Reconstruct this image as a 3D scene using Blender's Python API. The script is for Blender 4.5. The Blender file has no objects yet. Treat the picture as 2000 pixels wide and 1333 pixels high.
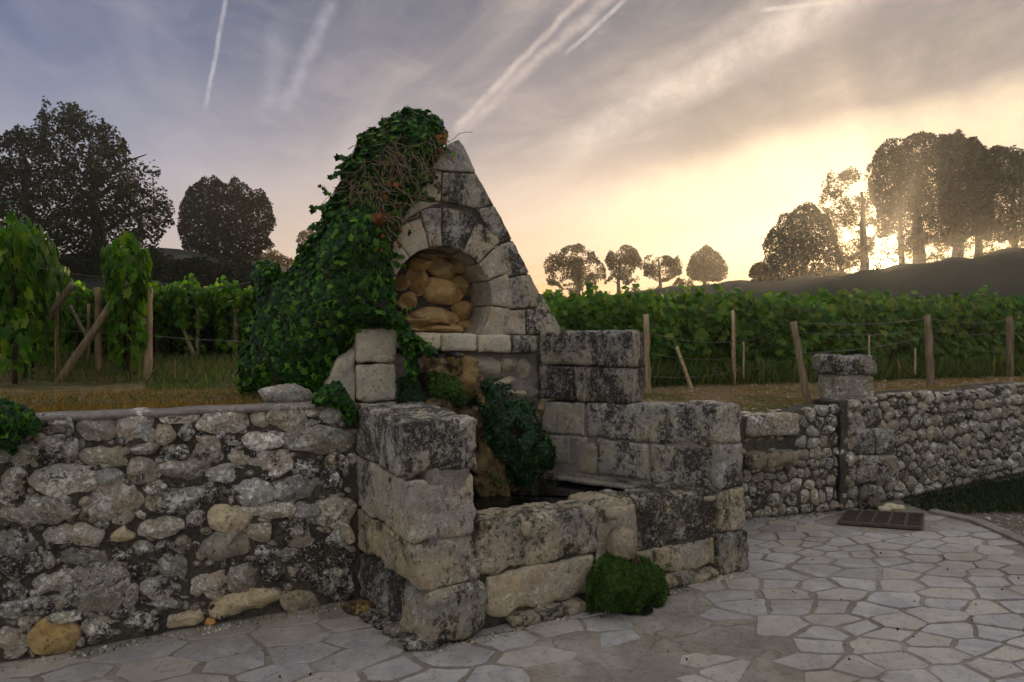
import bpy, bmesh, math, random
import numpy as np
from mathutils import Vector, noise, Matrix

R = random.Random(7)
NP = np.random.RandomState(7)
S = bpy.context.scene
COL = S.collection
F, H, CX, HY = 1333.0, 1.8, 1000.0, 640.0     # focal length in photo pixels, eye height, centre column, horizon row

# ------------------------------------------------------------------ camera, sky, sun
cam = bpy.data.objects.new('camera', bpy.data.cameras.new('camera'))
COL.objects.link(cam); S.camera = cam
cam.location = (0, 0, H); cam.rotation_euler = (math.radians(90), 0, 0)
cam.data.lens = 24.0; cam.data.sensor_width = 36.0
cam.data.shift_y = -(666.5 - HY) / 2000.0
cam.data.clip_start = 0.05; cam.data.clip_end = 3000
S.view_settings.view_transform = 'Standard'; S.view_settings.look = 'None'
S.view_settings.exposure = 0.88; S.view_settings.gamma = 1.0
S.view_settings.use_curve_mapping = False
cy = S.cycles
cy.max_bounces = 6; cy.diffuse_bounces = 3; cy.glossy_bounces = 2; cy.transmission_bounces = 3
cy.volume_bounces = 1; cy.transparent_max_bounces = 6; cy.use_denoising = True
cy.sample_clamp_indirect = 6.0

SUN_AZ = math.atan2(728, F); SUN_EL = math.radians(4.5)
SUN = Vector((math.sin(SUN_AZ) * math.cos(SUN_EL), math.cos(SUN_AZ) * math.cos(SUN_EL), math.sin(SUN_EL)))
sl = bpy.data.lights.new('sun', 'SUN'); sl.energy = 3.2; sl.angle = math.radians(0.53); sl.color = (1.0, 0.72, 0.42)
so = bpy.data.objects.new('sun', sl); COL.objects.link(so)
so.rotation_euler = SUN.to_track_quat('Z', 'Y').to_euler(); so.location = (30, 50, 30)


def lin(r, g, b):
    f = lambda c: (c / 255 / 12.92) if c / 255 <= 0.04045 else ((c / 255 + 0.055) / 1.055) ** 2.4
    return (f(r), f(g), f(b), 1.0)


class NT:
    """small node-tree writer"""
    def __init__(s, tree):
        s.t = tree; s.n = tree.nodes; s.l = tree.links

    def put(s, sock, v):
        if isinstance(v, bpy.types.NodeSocket): s.l.new(v, sock)
        elif v is not None:
            try: sock.default_value = v
            except Exception: sock.default_value = tuple(v)[:3]

    def m(s, op, a, b=None, c=None, clamp=False):
        n = s.n.new('ShaderNodeMath'); n.operation = op; n.use_clamp = clamp
        s.put(n.inputs[0], a)
        if b is not None: s.put(n.inputs[1], b)
        if c is not None: s.put(n.inputs[2], c)
        return n.outputs[0]

    def v(s, op, a, b=None, scale=None):
        n = s.n.new('ShaderNodeVectorMath'); n.operation = op
        s.put(n.inputs[0], a)
        if b is not None: s.put(n.inputs[1], b)
        if scale is not None: s.put(n.inputs['Scale'], scale)
        return n.outputs['Value'] if op in ('DOT_PRODUCT', 'LENGTH') else n.outputs[0]

    def mix(s, f, a, b, mode='MIX'):
        n = s.n.new('ShaderNodeMix'); n.data_type = 'RGBA'; n.blend_type = mode; n.clamp_factor = True
        s.put(n.inputs[0], f); s.put(n.inputs[6], a); s.put(n.inputs[7], b)
        return n.outputs[2]

    def ramp(s, f, stops, interp='LINEAR'):
        n = s.n.new('ShaderNodeValToRGB'); n.color_ramp.interpolation = interp
        e = n.color_ramp.elements
        while len(e) < len(stops): e.new(0.5)
        for el, (p, c) in zip(e, stops):
            el.position = p; el.color = c if isinstance(c, tuple) else (c, c, c, 1)
        s.put(n.inputs[0], f)
        return n.outputs[0]

    def sm(s, x, a, b):
        n = s.n.new('ShaderNodeMapRange'); n.interpolation_type = 'SMOOTHSTEP'
        s.put(n.inputs[0], x); s.put(n.inputs[1], a); s.put(n.inputs[2], b)
        n.inputs[3].default_value = 0; n.inputs[4].default_value = 1
        return n.outputs[0]

    def noise(s, vec, scale, detail=4, rough=0.55, dist=0.0):
        n = s.n.new('ShaderNodeTexNoise')
        s.put(n.inputs['Vector'], vec); n.inputs['Scale'].default_value = scale
        n.inputs['Detail'].default_value = detail; n.inputs['Roughness'].default_value = rough
        n.inputs['Distortion'].default_value = dist
        return n.outputs['Fac']

    def vor(s, vec, scale, feature='F1', rnd=1.0):
        n = s.n.new('ShaderNodeTexVoronoi'); n.feature = feature
        s.put(n.inputs['Vector'], vec); n.inputs['Scale'].default_value = scale
        n.inputs['Randomness'].default_value = rnd
        return n


def pxdir(px, py):
    return Vector(((px - CX) / F, 1.0, (HY - py) / F)).normalized()


world = bpy.data.worlds.new('World'); S.world = world; world.use_nodes = True
W = NT(world.node_tree); W.n.clear()
tc = W.n.new('ShaderNodeTexCoord')
D = W.v('NORMALIZE', tc.outputs['Generated'])
sep = W.n.new('ShaderNodeSeparateXYZ'); W.put(sep.inputs[0], D)
dz = W.m('MAXIMUM', sep.outputs[2], 0.0)
flat = W.n.new('ShaderNodeCombineXYZ'); W.put(flat.inputs[0], sep.outputs[0]); W.put(flat.inputs[1], sep.outputs[1])
fl = W.v('NORMALIZE', flat.outputs[0])
azc = W.v('DOT_PRODUCT', fl, (math.sin(SUN_AZ), math.cos(SUN_AZ), 0))
warm = W.sm(azc, 0.42, 0.995)
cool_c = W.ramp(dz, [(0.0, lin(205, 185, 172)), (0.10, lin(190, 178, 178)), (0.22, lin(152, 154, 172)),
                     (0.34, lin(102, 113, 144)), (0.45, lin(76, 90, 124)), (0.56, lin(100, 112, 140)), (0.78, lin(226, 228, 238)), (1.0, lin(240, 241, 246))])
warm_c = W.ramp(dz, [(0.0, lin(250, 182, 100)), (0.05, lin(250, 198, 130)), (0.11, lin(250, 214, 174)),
                     (0.19, lin(214, 190, 172)), (0.26, lin(164, 152, 150)), (0.42, lin(112, 112, 122)), (0.56, lin(116, 118, 130)), (0.78, lin(226, 228, 238)), (1.0, lin(240, 241, 246))])  # unseen zenith stops of both ramps brightened to light the foreground
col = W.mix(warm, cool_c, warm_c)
# the unseen side opposite the sunrise: sky made paler to brighten the foreground
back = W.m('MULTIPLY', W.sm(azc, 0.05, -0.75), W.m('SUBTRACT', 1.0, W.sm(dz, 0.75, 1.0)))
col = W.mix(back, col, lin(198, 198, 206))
# cirrus sheets: noise on a plane high above, drawn out along one wind direction
inv = W.m('DIVIDE', 1.0, W.m('MAXIMUM', dz, 0.035))
Ax = Vector((-0.381, 0.925, 0)); Pp = Vector((0.925, 0.381, 0))
q = W.v('SCALE', flat.outputs[0], scale=inv)
qs = W.v('DOT_PRODUCT', q, Ax); qc = W.v('DOT_PRODUCT', q, Pp)
cmb = W.n.new('ShaderNodeCombineXYZ')
W.put(cmb.inputs[0], W.m('MULTIPLY', qs, 0.22)); W.put(cmb.inputs[1], W.m('MULTIPLY', qc, 0.95))
n1 = W.noise(cmb.outputs[0], 1.25, 7, 0.58, 0.35)
cir = W.sm(n1, 0.42, 0.74)
cmb2 = W.n.new('ShaderNodeCombineXYZ')
W.put(cmb2.inputs[0], W.m('MULTIPLY', qs, 0.9)); W.put(cmb2.inputs[1], W.m('MULTIPLY', qc, 1.3)); cmb2.inputs[2].default_value = 3.7
n2 = W.noise(cmb2.outputs[0], 2.6, 8, 0.62, 0.6)
cir2 = W.m('MULTIPLY', W.sm(n2, 0.38, 0.75), 0.6)
cloud_c = W.mix(warm, lin(174, 170, 184), lin(240, 218, 196))
col = W.mix(W.m('MULTIPLY', cir, 0.5), col, cloud_c)
col = W.mix(W.m('MULTIPLY', cir2, 0.38), col, cloud_c)


def band(a, b, width, soft, amt, nz=0.0, fade=0.25, colr=None, nscale=14.0, both=True):
    """a streak of cloud along the great circle through two photo directions"""
    global col
    da, db = pxdir(*a), pxdir(*b)
    nrm = da.cross(db).normalized(); mid = (da + db).normalized(); along = nrm.cross(mid).normalized()
    half = da.angle(db) / 2
    d = W.v('DOT_PRODUCT', D, tuple(nrm)); t = W.v('DOT_PRODUCT', D, tuple(along))
    if nz:
        nn = W.noise(D, nscale, 6, 0.65)
        d = W.m('ADD', d, W.m('MULTIPLY', W.m('SUBTRACT', nn, 0.5), nz))
    ad = W.m('ABSOLUTE', d)
    core = W.m('SUBTRACT', 1.0, W.sm(ad, width * (1 - soft), width))
    ends = W.m('SUBTRACT', 1.0, W.sm(W.m('ABSOLUTE', t), math.sin(half) * (1 - fade), math.sin(half) * 1.05))
    front = W.m('GREATER_THAN', W.v('DOT_PRODUCT', D, tuple(mid)), 0.0)
    n3 = W.noise(D, nscale * 2.6, 6, 0.7)
    mod = W.m('ADD', 0.55, W.m('MULTIPLY', W.sm(n3, 0.35, 0.65), 0.6))
    f = W.m('MULTIPLY', W.m('MULTIPLY', W.m('MULTIPLY', core, ends), W.m('MULTIPLY', front, mod)), amt)
    col = W.mix(f, col, colr or cloud_c)


grey_c = lin(130, 126, 127); glow_c = lin(255, 230, 194); strk = lin(216, 200, 188)
band((1250, 290), (2400, -90), 0.080, 0.8, 0.80, 0.07, 0.35, grey_c, 4)           # grey bank, upper right
band((1150, 215), (1800, -180), 0.075, 0.95, 0.50, 0.05, 0.3, grey_c, 4)
band((1080, 310), (1780, -90), 0.040, 0.9, 0.85, 0.05, 0.25, strk, 7)             # wide pale streak
band((1130, 210), (1560, -20), 0.020, 0.95, 0.35, 0.05, 0.3, strk, 9)
band((1060, 440), (2300, 150), 0.060, 1.0, 0.80, 0.06, 0.4, glow_c, 4)             # bright band over the wood
band((1450, 330), (2200, 200), 0.060, 1.0, 0.7, 0.04, 0.4, glow_c, 5)
band((1150, 560), (1700, 380), 0.045, 1.0, 0.55, 0.05, 0.4, glow_c, 5)
band((401, 215), (447, -30), 0.0042, 0.95, 0.45, 0.006, 0.2, lin(214, 208, 212), 22)
band((549, 230), (655, -10), 0.0150, 1.0, 0.30, 0.024, 0.25, lin(206, 200, 208), 16)
band((520, 230), (548, 30), 0.0200, 1.0, 0.20, 0.03, 0.4, lin(200, 196, 206), 12)
band((886, 256), (1160, -30), 0.0080, 0.95, 0.52, 0.014, 0.12, lin(228, 208, 196), 26)
band((893, 262), (1205, -20), 0.0125, 1.0, 0.45, 0.020, 0.12, lin(222, 203, 194), 20)
band((1100, 110), (1232, -10), 0.0045, 0.8, 0.55, 0.006, 0.3, lin(214, 200, 196), 22)
band((1480, 22), (1640, 2), 0.0045, 0.8, 0.5, 0.006, 0.3, lin(235, 222, 205), 22)
# glow round the sun
sd = W.v('DOT_PRODUCT', D, tuple(SUN))
col = W.mix(W.m('MULTIPLY', W.sm(sd, 0.985, 1.0), 0.6), col, (1.9, 1.35, 0.68, 1))
disc = W.sm(sd, 0.99975, 0.99995)
col = W.mix(disc, col, (14.0, 10.0, 4.5, 1))
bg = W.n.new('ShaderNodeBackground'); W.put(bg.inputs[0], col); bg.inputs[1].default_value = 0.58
# clear upper air behind the cloud: the same low sun, physically based sky added faintly
nis = W.n.new('ShaderNodeTexSky'); nis.sky_type = 'NISHITA'; nis.sun_disc = False
nis.sun_elevation = SUN_EL; nis.sun_rotation = SUN_AZ; nis.air_density = 1.0; nis.dust_density = 1.5
bg2 = W.n.new('ShaderNodeBackground'); W.put(bg2.inputs[0], nis.outputs[0]); bg2.inputs[1].default_value = 0.004
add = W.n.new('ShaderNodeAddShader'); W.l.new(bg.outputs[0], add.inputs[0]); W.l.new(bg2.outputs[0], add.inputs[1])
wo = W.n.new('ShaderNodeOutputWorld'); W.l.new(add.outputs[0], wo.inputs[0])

# ------------------------------------------------------------------ object helpers


def tag(o, label=None, cat=None, group=None, kind=None):
    if label: o['label'] = label
    if cat: o['category'] = cat
    if group: o['group'] = group
    if kind: o['kind'] = kind
    return o


def link(name, me, mat=None, parent=None, color=None, smooth=True):
    o = bpy.data.objects.new(name, me); COL.objects.link(o)
    if mat is not None and not me.materials: me.materials.append(mat)
    if parent is not None: o.parent = parent
    if color: o.color = color
    return o


def mesh(name, V, Fc, smooth=True):
    me = bpy.data.meshes.new(name)
    me.from_pydata([tuple(v) for v in V], [], Fc)
    if smooth: me.polygons.foreach_set('use_smooth', [True] * len(me.polygons))
    me.update()
    return me


def empty(name, loc=(0, 0, 0)):
    o = bpy.data.objects.new(name, None); COL.objects.link(o); o.location = loc
    o.empty_display_size = 0.2
    return o


def npmesh(name, V, Fc, smooth=False):
    """V (n,3), Fc (m,k) uniform polygons"""
    V = np.asarray(V, dtype=np.float32); Fc = np.asarray(Fc, dtype=np.int32)
    me = bpy.data.meshes.new(name)
    me.vertices.add(len(V)); me.vertices.foreach_set('co', V.ravel())
    k = Fc.shape[1]
    me.loops.add(Fc.size); me.loops.foreach_set('vertex_index', Fc.ravel())
    me.polygons.add(len(Fc)); me.polygons.foreach_set('loop_start', np.arange(0, Fc.size, k, dtype=np.int32))
    if smooth: me.polygons.foreach_set('use_smooth', np.ones(len(Fc), dtype=bool))
    me.update(calc_edges=True)
    return me


def frames(N, up_bias=0.0, roll=None):
    """orthonormal frames: z = normal N, y = hanging direction"""
    N = N / (np.linalg.norm(N, axis=1, keepdims=True) + 1e-9)
    down = np.tile(np.array([[0, 0, -1.0]]), (len(N), 1)) + NP.normal(0, 0.55 if roll is None else roll, (len(N), 3))
    Y = down - (down * N).sum(1, keepdims=True) * N
    Y /= np.linalg.norm(Y, axis=1, keepdims=True) + 1e-9
    X = np.cross(Y, N)
    return np.stack([X, Y, N], axis=2)


def scatter(name, TV, TF, P, Rm, sc):
    TV = np.asarray(TV, float); TF = np.asarray(TF)
    n = len(P); sc = np.asarray(sc).reshape(-1, 1, 1)
    V = np.einsum('nij,kj->nki', Rm, TV) * sc + P[:, None, :]
    Fc = TF[None] + (np.arange(n) * len(TV))[:, None, None]
    return npmesh(name, V.reshape(-1, 3), Fc.reshape(-1, TF.shape[1]))


# leaf templates: y runs from stalk to tip, z is the outer side
IVY_V = [(0, 0, 0), (0.42, -0.08, -.05), (0.34, 0.30, -.03), (0.62, 0.45, -.12), (0.30, 0.66, -.05), (0, 1.0, -.10),
         (-0.30, 0.66, -.05), (-0.62, 0.45, -.12), (-0.34, 0.30, -.03), (-0.42, -0.08, -.05), (0, 0.40, 0.07)]
IVY_F = [(10, i, (i + 1) % 10) for i in range(10)]
VINE_V = [(0, 0.05, 0), (0.36, -0.14, -.06), (0.60, 0.22, -.10), (0.44, 0.42, 0.0), (0.58, 0.68, -.10), (0.26, 0.72, -.02), (0, 1.0, -.12),
          (-0.26, 0.72, -.02), (-0.58, 0.68, -.10), (-0.44, 0.42, 0.0), (-0.60, 0.22, -.10), (-0.36, -0.14, -.06), (0, 0.42, 0.08)]
VINE_F = [(12, i, (i + 1) % 12) for i in range(12)]
LEAF_V = [(0, 0, 0), (0.34, 0.45, -.08), (0, 1.0, 0), (-0.34, 0.45, -.08)]
LEAF_F = [(0, 1, 2), (0, 2, 3)]
CLUMP_V = [(0, 0, 0), (.5, .1, .1), (.35, .5, -.1), (0.75, .8, .1), (.2, .75, 0), (0, 1.1, -.1), (-.25, .7, .1), (-.7, .75, -.1), (-.35, .4, .1), (-.55, .05, 0)]
CLUMP_F = [(0, 1, 2), (2, 3, 4), (0, 2, 4), (4, 5, 6), (0, 4, 6), (6, 7, 8), (0, 6, 8), (0, 8, 9)]
BLADE_V = [(-.5, 0, 0), (.5, 0, 0), (.25, .55, .08), (-.1, 1.0, .3)]
BLADE_F = [(0, 1, 2), (0, 2, 3)]


def tube(pts, rad, seg=8, cap=True, jit=0.0):
    V, Fc = [], []
    n = len(pts); pts = [Vector(p) for p in pts]
    if not hasattr(rad, '__len__'): rad = [rad] * n
    for i, p in enumerate(pts):
        d = (pts[min(i + 1, n - 1)] - pts[max(i - 1, 0)]).normalized()
        a = Vector((0, 1, 0)) if abs(d.y) < 0.85 else Vector((1, 0, 0))
        x = d.cross(a).normalized(); y = d.cross(x)
        for k in range(seg):
            t = 2 * math.pi * k / seg
            r = rad[i] * (1 + jit * (noise.noise(p * 9 + Vector((k * 1.7, 0, 0)))))
            V.append(p + x * math.cos(t) * r + y * math.sin(t) * r)
    for i in range(n - 1):
        for k in range(seg):
            a = i * seg + k; b = i * seg + (k + 1) % seg
            Fc.append((a, b, b + seg, a + seg))
    if cap:
        Fc.append(tuple(range(seg))[::-1]); Fc.append(tuple(range((n - 1) * seg, n * seg)))
    return V, Fc


def join(parts):
    V, Fc = [], []
    for v, f in parts:
        o = len(V); V += list(v); Fc += [tuple(i + o for i in x) for x in f]
    return V, Fc


def at(px, py, d):
    return Vector(((px - CX) / F * d, d, H + (HY - py) / F * d))


def gnd(px, py, z=0.0):
    d = (H - z) * F / (py - HY)
    return Vector(((px - CX) / F * d, d, z))


class Plane:
    """vertical plane: origin, direction u along it, n towards the viewer"""
    def __init__(s, ox, oy, ang):
        s.o = Vector((ox, oy, 0)); a = math.radians(ang)
        s.u = Vector((math.cos(a), math.sin(a), 0)); s.n = Vector((math.sin(a), -math.cos(a), 0))
        if s.n.y > 0: s.n = -s.n

    def p(s, t, z, off=0.0):
        return s.o + s.u * t + s.n * off + Vector((0, 0, z))

    def ray(s, px, py, off=0.0):
        k = (px - CX) / F; o = s.o + s.n * off
        # o.x + u.x t = k (o.y + u.y t)
        t = (k * o.y - o.x) / (s.u.x - k * s.u.y)
        d = o.y + s.u.y * t
        return t, H + (HY - py) / F * d


def resample(poly, n):
    P = [Vector(p).to_2d() if len(p) > 2 else Vector(p) for p in poly]
    L = [0]
    for i in range(len(P)): L.append(L[-1] + (P[(i + 1) % len(P)] - P[i]).length)
    out = []
    for k in range(n):
        s = L[-1] * k / n; i = 0
        while L[i + 1] < s - 1e-9: i += 1
        f = (s - L[i]) / max(L[i + 1] - L[i], 1e-9)
        out.append(P[i].lerp(P[(i + 1) % len(P)], f))
    return out


def chaikin(P, it=1, q=0.25):
    for _ in range(it):
        Q = []
        for i in range(len(P)):
            a, b = P[i], P[(i + 1) % len(P)]
            Q.append(a.lerp(b, q)); Q.append(a.lerp(b, 1 - q))
        P = Q
    return P


def stone_mesh(name, poly, pl, base=0.0, proud=0.05, back=0.1, prof='pillow', n=24, amp=0.012, edge=0.006, fr=9.0, rnd=0.2, tilt=0.0):
    """a stone in a wall: outline (t,z) on a plane, its face standing proud, its body running back"""
    if prof == 'block':
        P = []; pp = [Vector(p) for p in poly]; tot = sum((pp[i] - pp[i - 1]).length for i in range(len(pp)))
        for i in range(len(pp)):
            a_, b_ = pp[i], pp[(i + 1) % len(pp)]; m_ = max(1, round((b_ - a_).length / tot * n))
            for k_ in range(m_): P.append(a_.lerp(b_, k_ / m_))
        n = len(P)
    else: P = resample(chaikin([Vector(p) for p in poly], 2, rnd), n)
    cuts = []
    if prof != 'block':
        sx = max(p.x for p in P) - min(p.x for p in P); sz = max(p.y for p in P) - min(p.y for p in P)
        for _ in range(5):
            a_ = R.uniform(0, 2 * math.pi); cuts.append((math.cos(a_) / sx, math.sin(a_) / sz, R.uniform(.55, 1.0), R.uniform(.6, 2.2)))
    c = sum(P, Vector((0, 0))) / len(P)
    seed = Vector((R.uniform(-50, 50), R.uniform(-50, 50), R.uniform(-50, 50)))
    if prof == 'pillow': rs = [1.0, 0.96, 0.88, 0.76, 0.6, 0.42, 0.22]; pw = 3.2
    elif prof == 'block': rs = [1.0, 0.985, 0.95, 0.86, 0.72, 0.55, 0.36, 0.18]; pw = 16
    else: rs = [1.0, 0.965, 0.9, 0.78, 0.62, 0.42, 0.22]; pw = 8
    V = []
    for p in P: V.append(pl.p(p.x, p.y, base - back))
    if back > 0.2:
        for p in P: V.append(pl.p(p.x, p.y, base - back * 0.5))
    tx, tz = R.uniform(-tilt, tilt), R.uniform(-tilt, tilt)
    rings = 2 if back > 0.2 else 1
    for r in rs:
        h = proud * (1 - r ** pw) ** 0.5
        for p in P:
            w = pl.p(p.x, p.y, 0)
            e = noise.noise(w * 14 + seed) * edge
            qd = (p - c) * (r * 1.0)
            d = qd.normalized() * e * r
            qq = c + qd + d
            for (ca, cb, c0, cs) in cuts: h = min(h, proud * (c0 + .25 - cs * (ca * qd.x + cb * qd.y)))
            h = max(h, proud * .05 - .012)
            wq = pl.p(qq.x, qq.y, 0)
            hh = base + h + noise.fractal(wq * fr + seed, 0.8, 2.1, 4) * amp * (1 if r < 0.99 else 0.3) + (qd.x * tx + qd.y * tz)
            V.append(pl.p(qq.x, qq.y, hh)); rings += 0
    rings += len(rs)
    V.append(pl.p(c.x, c.y, base + min([proud] + [proud * (q_[2] + .25) for q_ in cuts]) + noise.fractal(pl.p(c.x, c.y) * fr + seed, 0.8, 2.1, 4) * amp))
    Fc = []
    for k in range(rings - 1):
        for i in range(n):
            a = k * n + i; b = k * n + (i + 1) % n
            Fc.append((a, b, b + n, a + n))
    o = (rings - 1) * n; e = len(V) - 1
    for i in range(n): Fc.append((o + i, o + (i + 1) % n, e))
    me = mesh(name, V, Fc)
    return me


def fix_normals(me):
    bm = bmesh.new(); bm.from_mesh(me); bmesh.ops.recalc_face_normals(bm, faces=bm.faces); bm.to_mesh(me); bm.free()


def hexblock(name, c8, cell=0.035, bev=0.02, amp=0.008, chip=0.02, fr=7.0, hole=None):
    """an eroded ashlar block: 8 corners (bottom ring of 4, top ring of 4)"""
    c = [Vector(p) for p in c8]
    def tri(u, v, w):
        b = c[0].lerp(c[1], u).lerp(c[3].lerp(c[2], u), v); t = c[4].lerp(c[5], u).lerp(c[7].lerp(c[6], u), v)
        return b.lerp(t, w)
    lx = (c[1] - c[0]).length; ly = (c[3] - c[0]).length; lz = (c[4] - c[0]).length
    nx = max(3, min(34, int(lx / cell))); ny = max(3, min(22, int(ly / cell))); nz = max(3, min(22, int(lz / cell)))
    idx = {}; V = []; Fc = []
    seed = Vector((R.uniform(-50, 50), R.uniform(-50, 50), R.uniform(-50, 50)))
    cen = tri(.5, .5, .5)
    ds = (lx, ly, lz)
    def vert(i, j, k):
        key = (i, j, k)
        if key in idx: return idx[key]
        s = [i / nx, j / ny, k / nz]
        # round the edges: pull towards the inner box
        off = Vector((0, 0, 0)); cl = []
        for a in range(3):
            L = ds[a]; x = s[a] * L; b = min(bev, L * 0.4)
            inner = min(max(x, b), L - b); cl.append(inner); off[a] = x - inner
        if off.length > 1e-9:
            cheb = max(abs(off[0]), abs(off[1]), abs(off[2]))
            off = off * (cheb / off.length)
        ne = sum(1 for a in range(3) if abs(off[a]) > 1e-6)
        s2 = [(cl[a] + off[a]) / ds[a] for a in range(3)]
        p = tri(*s2)
        # distance to nearest edge for chipping
        dd = sorted(min(s[a], 1 - s[a]) * ds[a] for a in range(3))
        ed = dd[1]
        ch = max(0.0, 1 - ed / 0.09)
        nv = noise.fractal(p * fr + seed, 0.75, 2.1, 4)
        cv = max(0.0, noise.noise(p * 5.5 + seed * 1.3) + 0.5 * noise.noise(p * 14 + seed) - 0.06)
        out = (p - cen)
        out = Vector((out.dot(eu) / lx, out.dot(ev) / ly, out.z / lz))
        m = max(abs(out[0]), abs(out[1]), abs(out[2]), 1e-6)
        g = [math.copysign(max(0.0, (abs(out[a]) / m - 0.75)) * 4, out[a]) for a in range(3)]
        nn = (eu * g[0] + ev * g[1] + Vector((0, 0, g[2])))
        if nn.length > 0: nn.normalize()
        pitv = max(0.0, noise.noise(p * 21 + seed * .7) - .35) * .02
        p = p + nn * (nv * amp * 1.2 - ch * ch * cv * chip * 1.5 - pitv)
        idx[key] = len(V); V.append(p)
        return idx[key]
    eu = (c[1] - c[0]).normalized(); ev = (c[3] - c[0]).normalized()
    for i in range(nx):
        for j in range(ny):
            for k in (0, nz):
                f = [vert(i, j, k), vert(i + 1, j, k), vert(i + 1, j + 1, k), vert(i, j + 1, k)]
                Fc.append(tuple(f if k else f[::-1]))
    for i in range(nx):
        for k in range(nz):
            for j in (0, ny):
                f = [vert(i, j, k), vert(i + 1, j, k), vert(i + 1, j, k + 1), vert(i, j, k + 1)]
                Fc.append(tuple(f[::-1] if j else f))
    for j in range(ny):
        for k in range(nz):
            for i in (0, nx):
                f = [vert(i, j, k), vert(i, j + 1, k), vert(i, j + 1, k + 1), vert(i, j, k + 1)]
                Fc.append(tuple(f if i else f[::-1]))
    return mesh(name, V, Fc)


def wallblock(name, pl, t0, t1, z0, z1, off0, off1, t0b=None, t1b=None, **kw):
    """block between t0..t1, z0..z1; off1 = front face offset, off0 = back; t0b/t1b = extents at the top"""
    a0, a1 = (t0, t1); b0, b1 = (t0 if t0b is None else t0b), (t1 if t1b is None else t1b)
    c = [pl.p(a0, z0, off1), pl.p(a1, z0, off1), pl.p(a1, z0, off0), pl.p(a0, z0, off0),
         pl.p(b0, z1, off1), pl.p(b1, z1, off1), pl.p(b1, z1, off0), pl.p(b0, z1, off0)]
    return hexblock(name, c, **kw)


def rock(name, c, size, amp=0.25, n=2, seed=None, fr=1.6):
    bm = bmesh.new(); bmesh.ops.create_icosphere(bm, subdivisions=n, radius=1.0)
    sd = Vector((R.uniform(-50, 50), R.uniform(-50, 50), 0))
    for v in bm.verts:
        q = v.co.copy()
        k = 1 + noise.fractal(q * fr + sd, 0.8, 2.0, 3) * amp
        q = Vector([math.copysign(abs(x) ** 0.85, x) for x in q])
        v.co = Vector((q.x * size[0] * k, q.y * size[1] * k, q.z * size[2] * k)) + Vector(c)
    me = bpy.data.meshes.new(name); bm.to_mesh(me); bm.free()
    me.polygons.foreach_set('use_smooth', [True] * len(me.polygons))
    return me


def poly_clip(P, a, b, c):
    """keep points with a x + b y <= c"""
    out = []
    for i in range(len(P)):
        p, q = P[i], P[(i + 1) % len(P)]
        dp, dq = a * p[0] + b * p[1] - c, a * q[0] + b * q[1] - c
        if dp <= 0: out.append(p)
        if (dp < 0 < dq) or (dq < 0 < dp):
            f = dp / (dp - dq); out.append((p[0] + (q[0] - p[0]) * f, p[1] + (q[1] - p[1]) * f))
    return out


def voronoi(seeds, box, gap, k=18):
    SP = np.array(seeds); out = []
    for i, s in enumerate(seeds):
        d = ((SP - SP[i]) ** 2).sum(1); near = np.argsort(d)[1:k + 1]
        P = [(box[0], box[1]), (box[2], box[1]), (box[2], box[3]), (box[0], box[3])]
        for j in near:
            dx, dy = SP[j][0] - s[0], SP[j][1] - s[1]; L = math.hypot(dx, dy)
            if L < 1e-6: continue
            mx, my = (s[0] + SP[j][0]) / 2, (s[1] + SP[j][1]) / 2
            dx /= L; dy /= L
            P = poly_clip(P, dx, dy, dx * mx + dy * my - gap)
            if len(P) < 3: break
        out.append(P if len(P) >= 3 else None)
    return out


def area(P):
    return 0.5 * abs(sum(P[i][0] * P[(i + 1) % len(P)][1] - P[(i + 1) % len(P)][0] * P[i][1] for i in range(len(P))))


def inside(x, y, P):
    r = False; j = len(P) - 1
    for i in range(len(P)):
        if (P[i][1] > y) != (P[j][1] > y) and x < (P[j][0] - P[i][0]) * (y - P[i][1]) / (P[j][1] - P[i][1] + 1e-12) + P[i][0]: r = not r
        j = i
    return r


def np_inside(X, Y, P):
    r = np.zeros(X.shape, bool); j = len(P) - 1
    for i in range(len(P)):
        xi, yi = P[i]; xj, yj = P[j]
        c = ((yi > Y) != (yj > Y)) & (X < (xj - xi) * (Y - yi) / (yj - yi + 1e-12) + xi)
        r ^= c; j = i
    return r


def np_edge(X, Y, P):
    """distance to outline and unit direction pointing outwards"""
    best = np.full(X.shape, 1e9); bx = np.zeros(X.shape); by = np.zeros(X.shape)
    for i in range(len(P)):
        (x0, y0), (x1, y1) = P[i], P[(i + 1) % len(P)]
        dx, dy = x1 - x0, y1 - y0; L2 = dx * dx + dy * dy + 1e-9
        t = np.clip(((X - x0) * dx + (Y - y0) * dy) / L2, 0, 1)
        qx, qy = x0 + t * dx, y0 + t * dy
        d = np.hypot(X - qx, Y - qy); m = d < best
        best = np.where(m, d, best); bx = np.where(m, qx - X, bx); by = np.where(m, qy - Y, by)
    L = np.hypot(bx, by) + 1e-6
    return best, bx / L, by / L


def np_noise(P, fr, seed=0.0):
    s = Vector((seed, seed * 1.7, -seed))
    return np.array([noise.noise(Vector(p) * fr + s) for p in P])


# ------------------------------------------------------------------ materials


def newmat(name):
    m = bpy.data.materials.new(name); m.use_nodes = True
    t = NT(m.node_tree); t.n.clear()
    out = t.n.new('ShaderNodeOutputMaterial'); b = t.n.new('ShaderNodeBsdfPrincipled')
    t.l.new(b.outputs[0], out.inputs[0]); b.inputs['Roughness'].default_value = 0.9
    b.inputs['Specular IOR Level'].default_value = 0.25
    geo = t.n.new('ShaderNodeNewGeometry'); oi = t.n.new('ShaderNodeObjectInfo')
    return m, t, b, geo, oi, out


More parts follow.
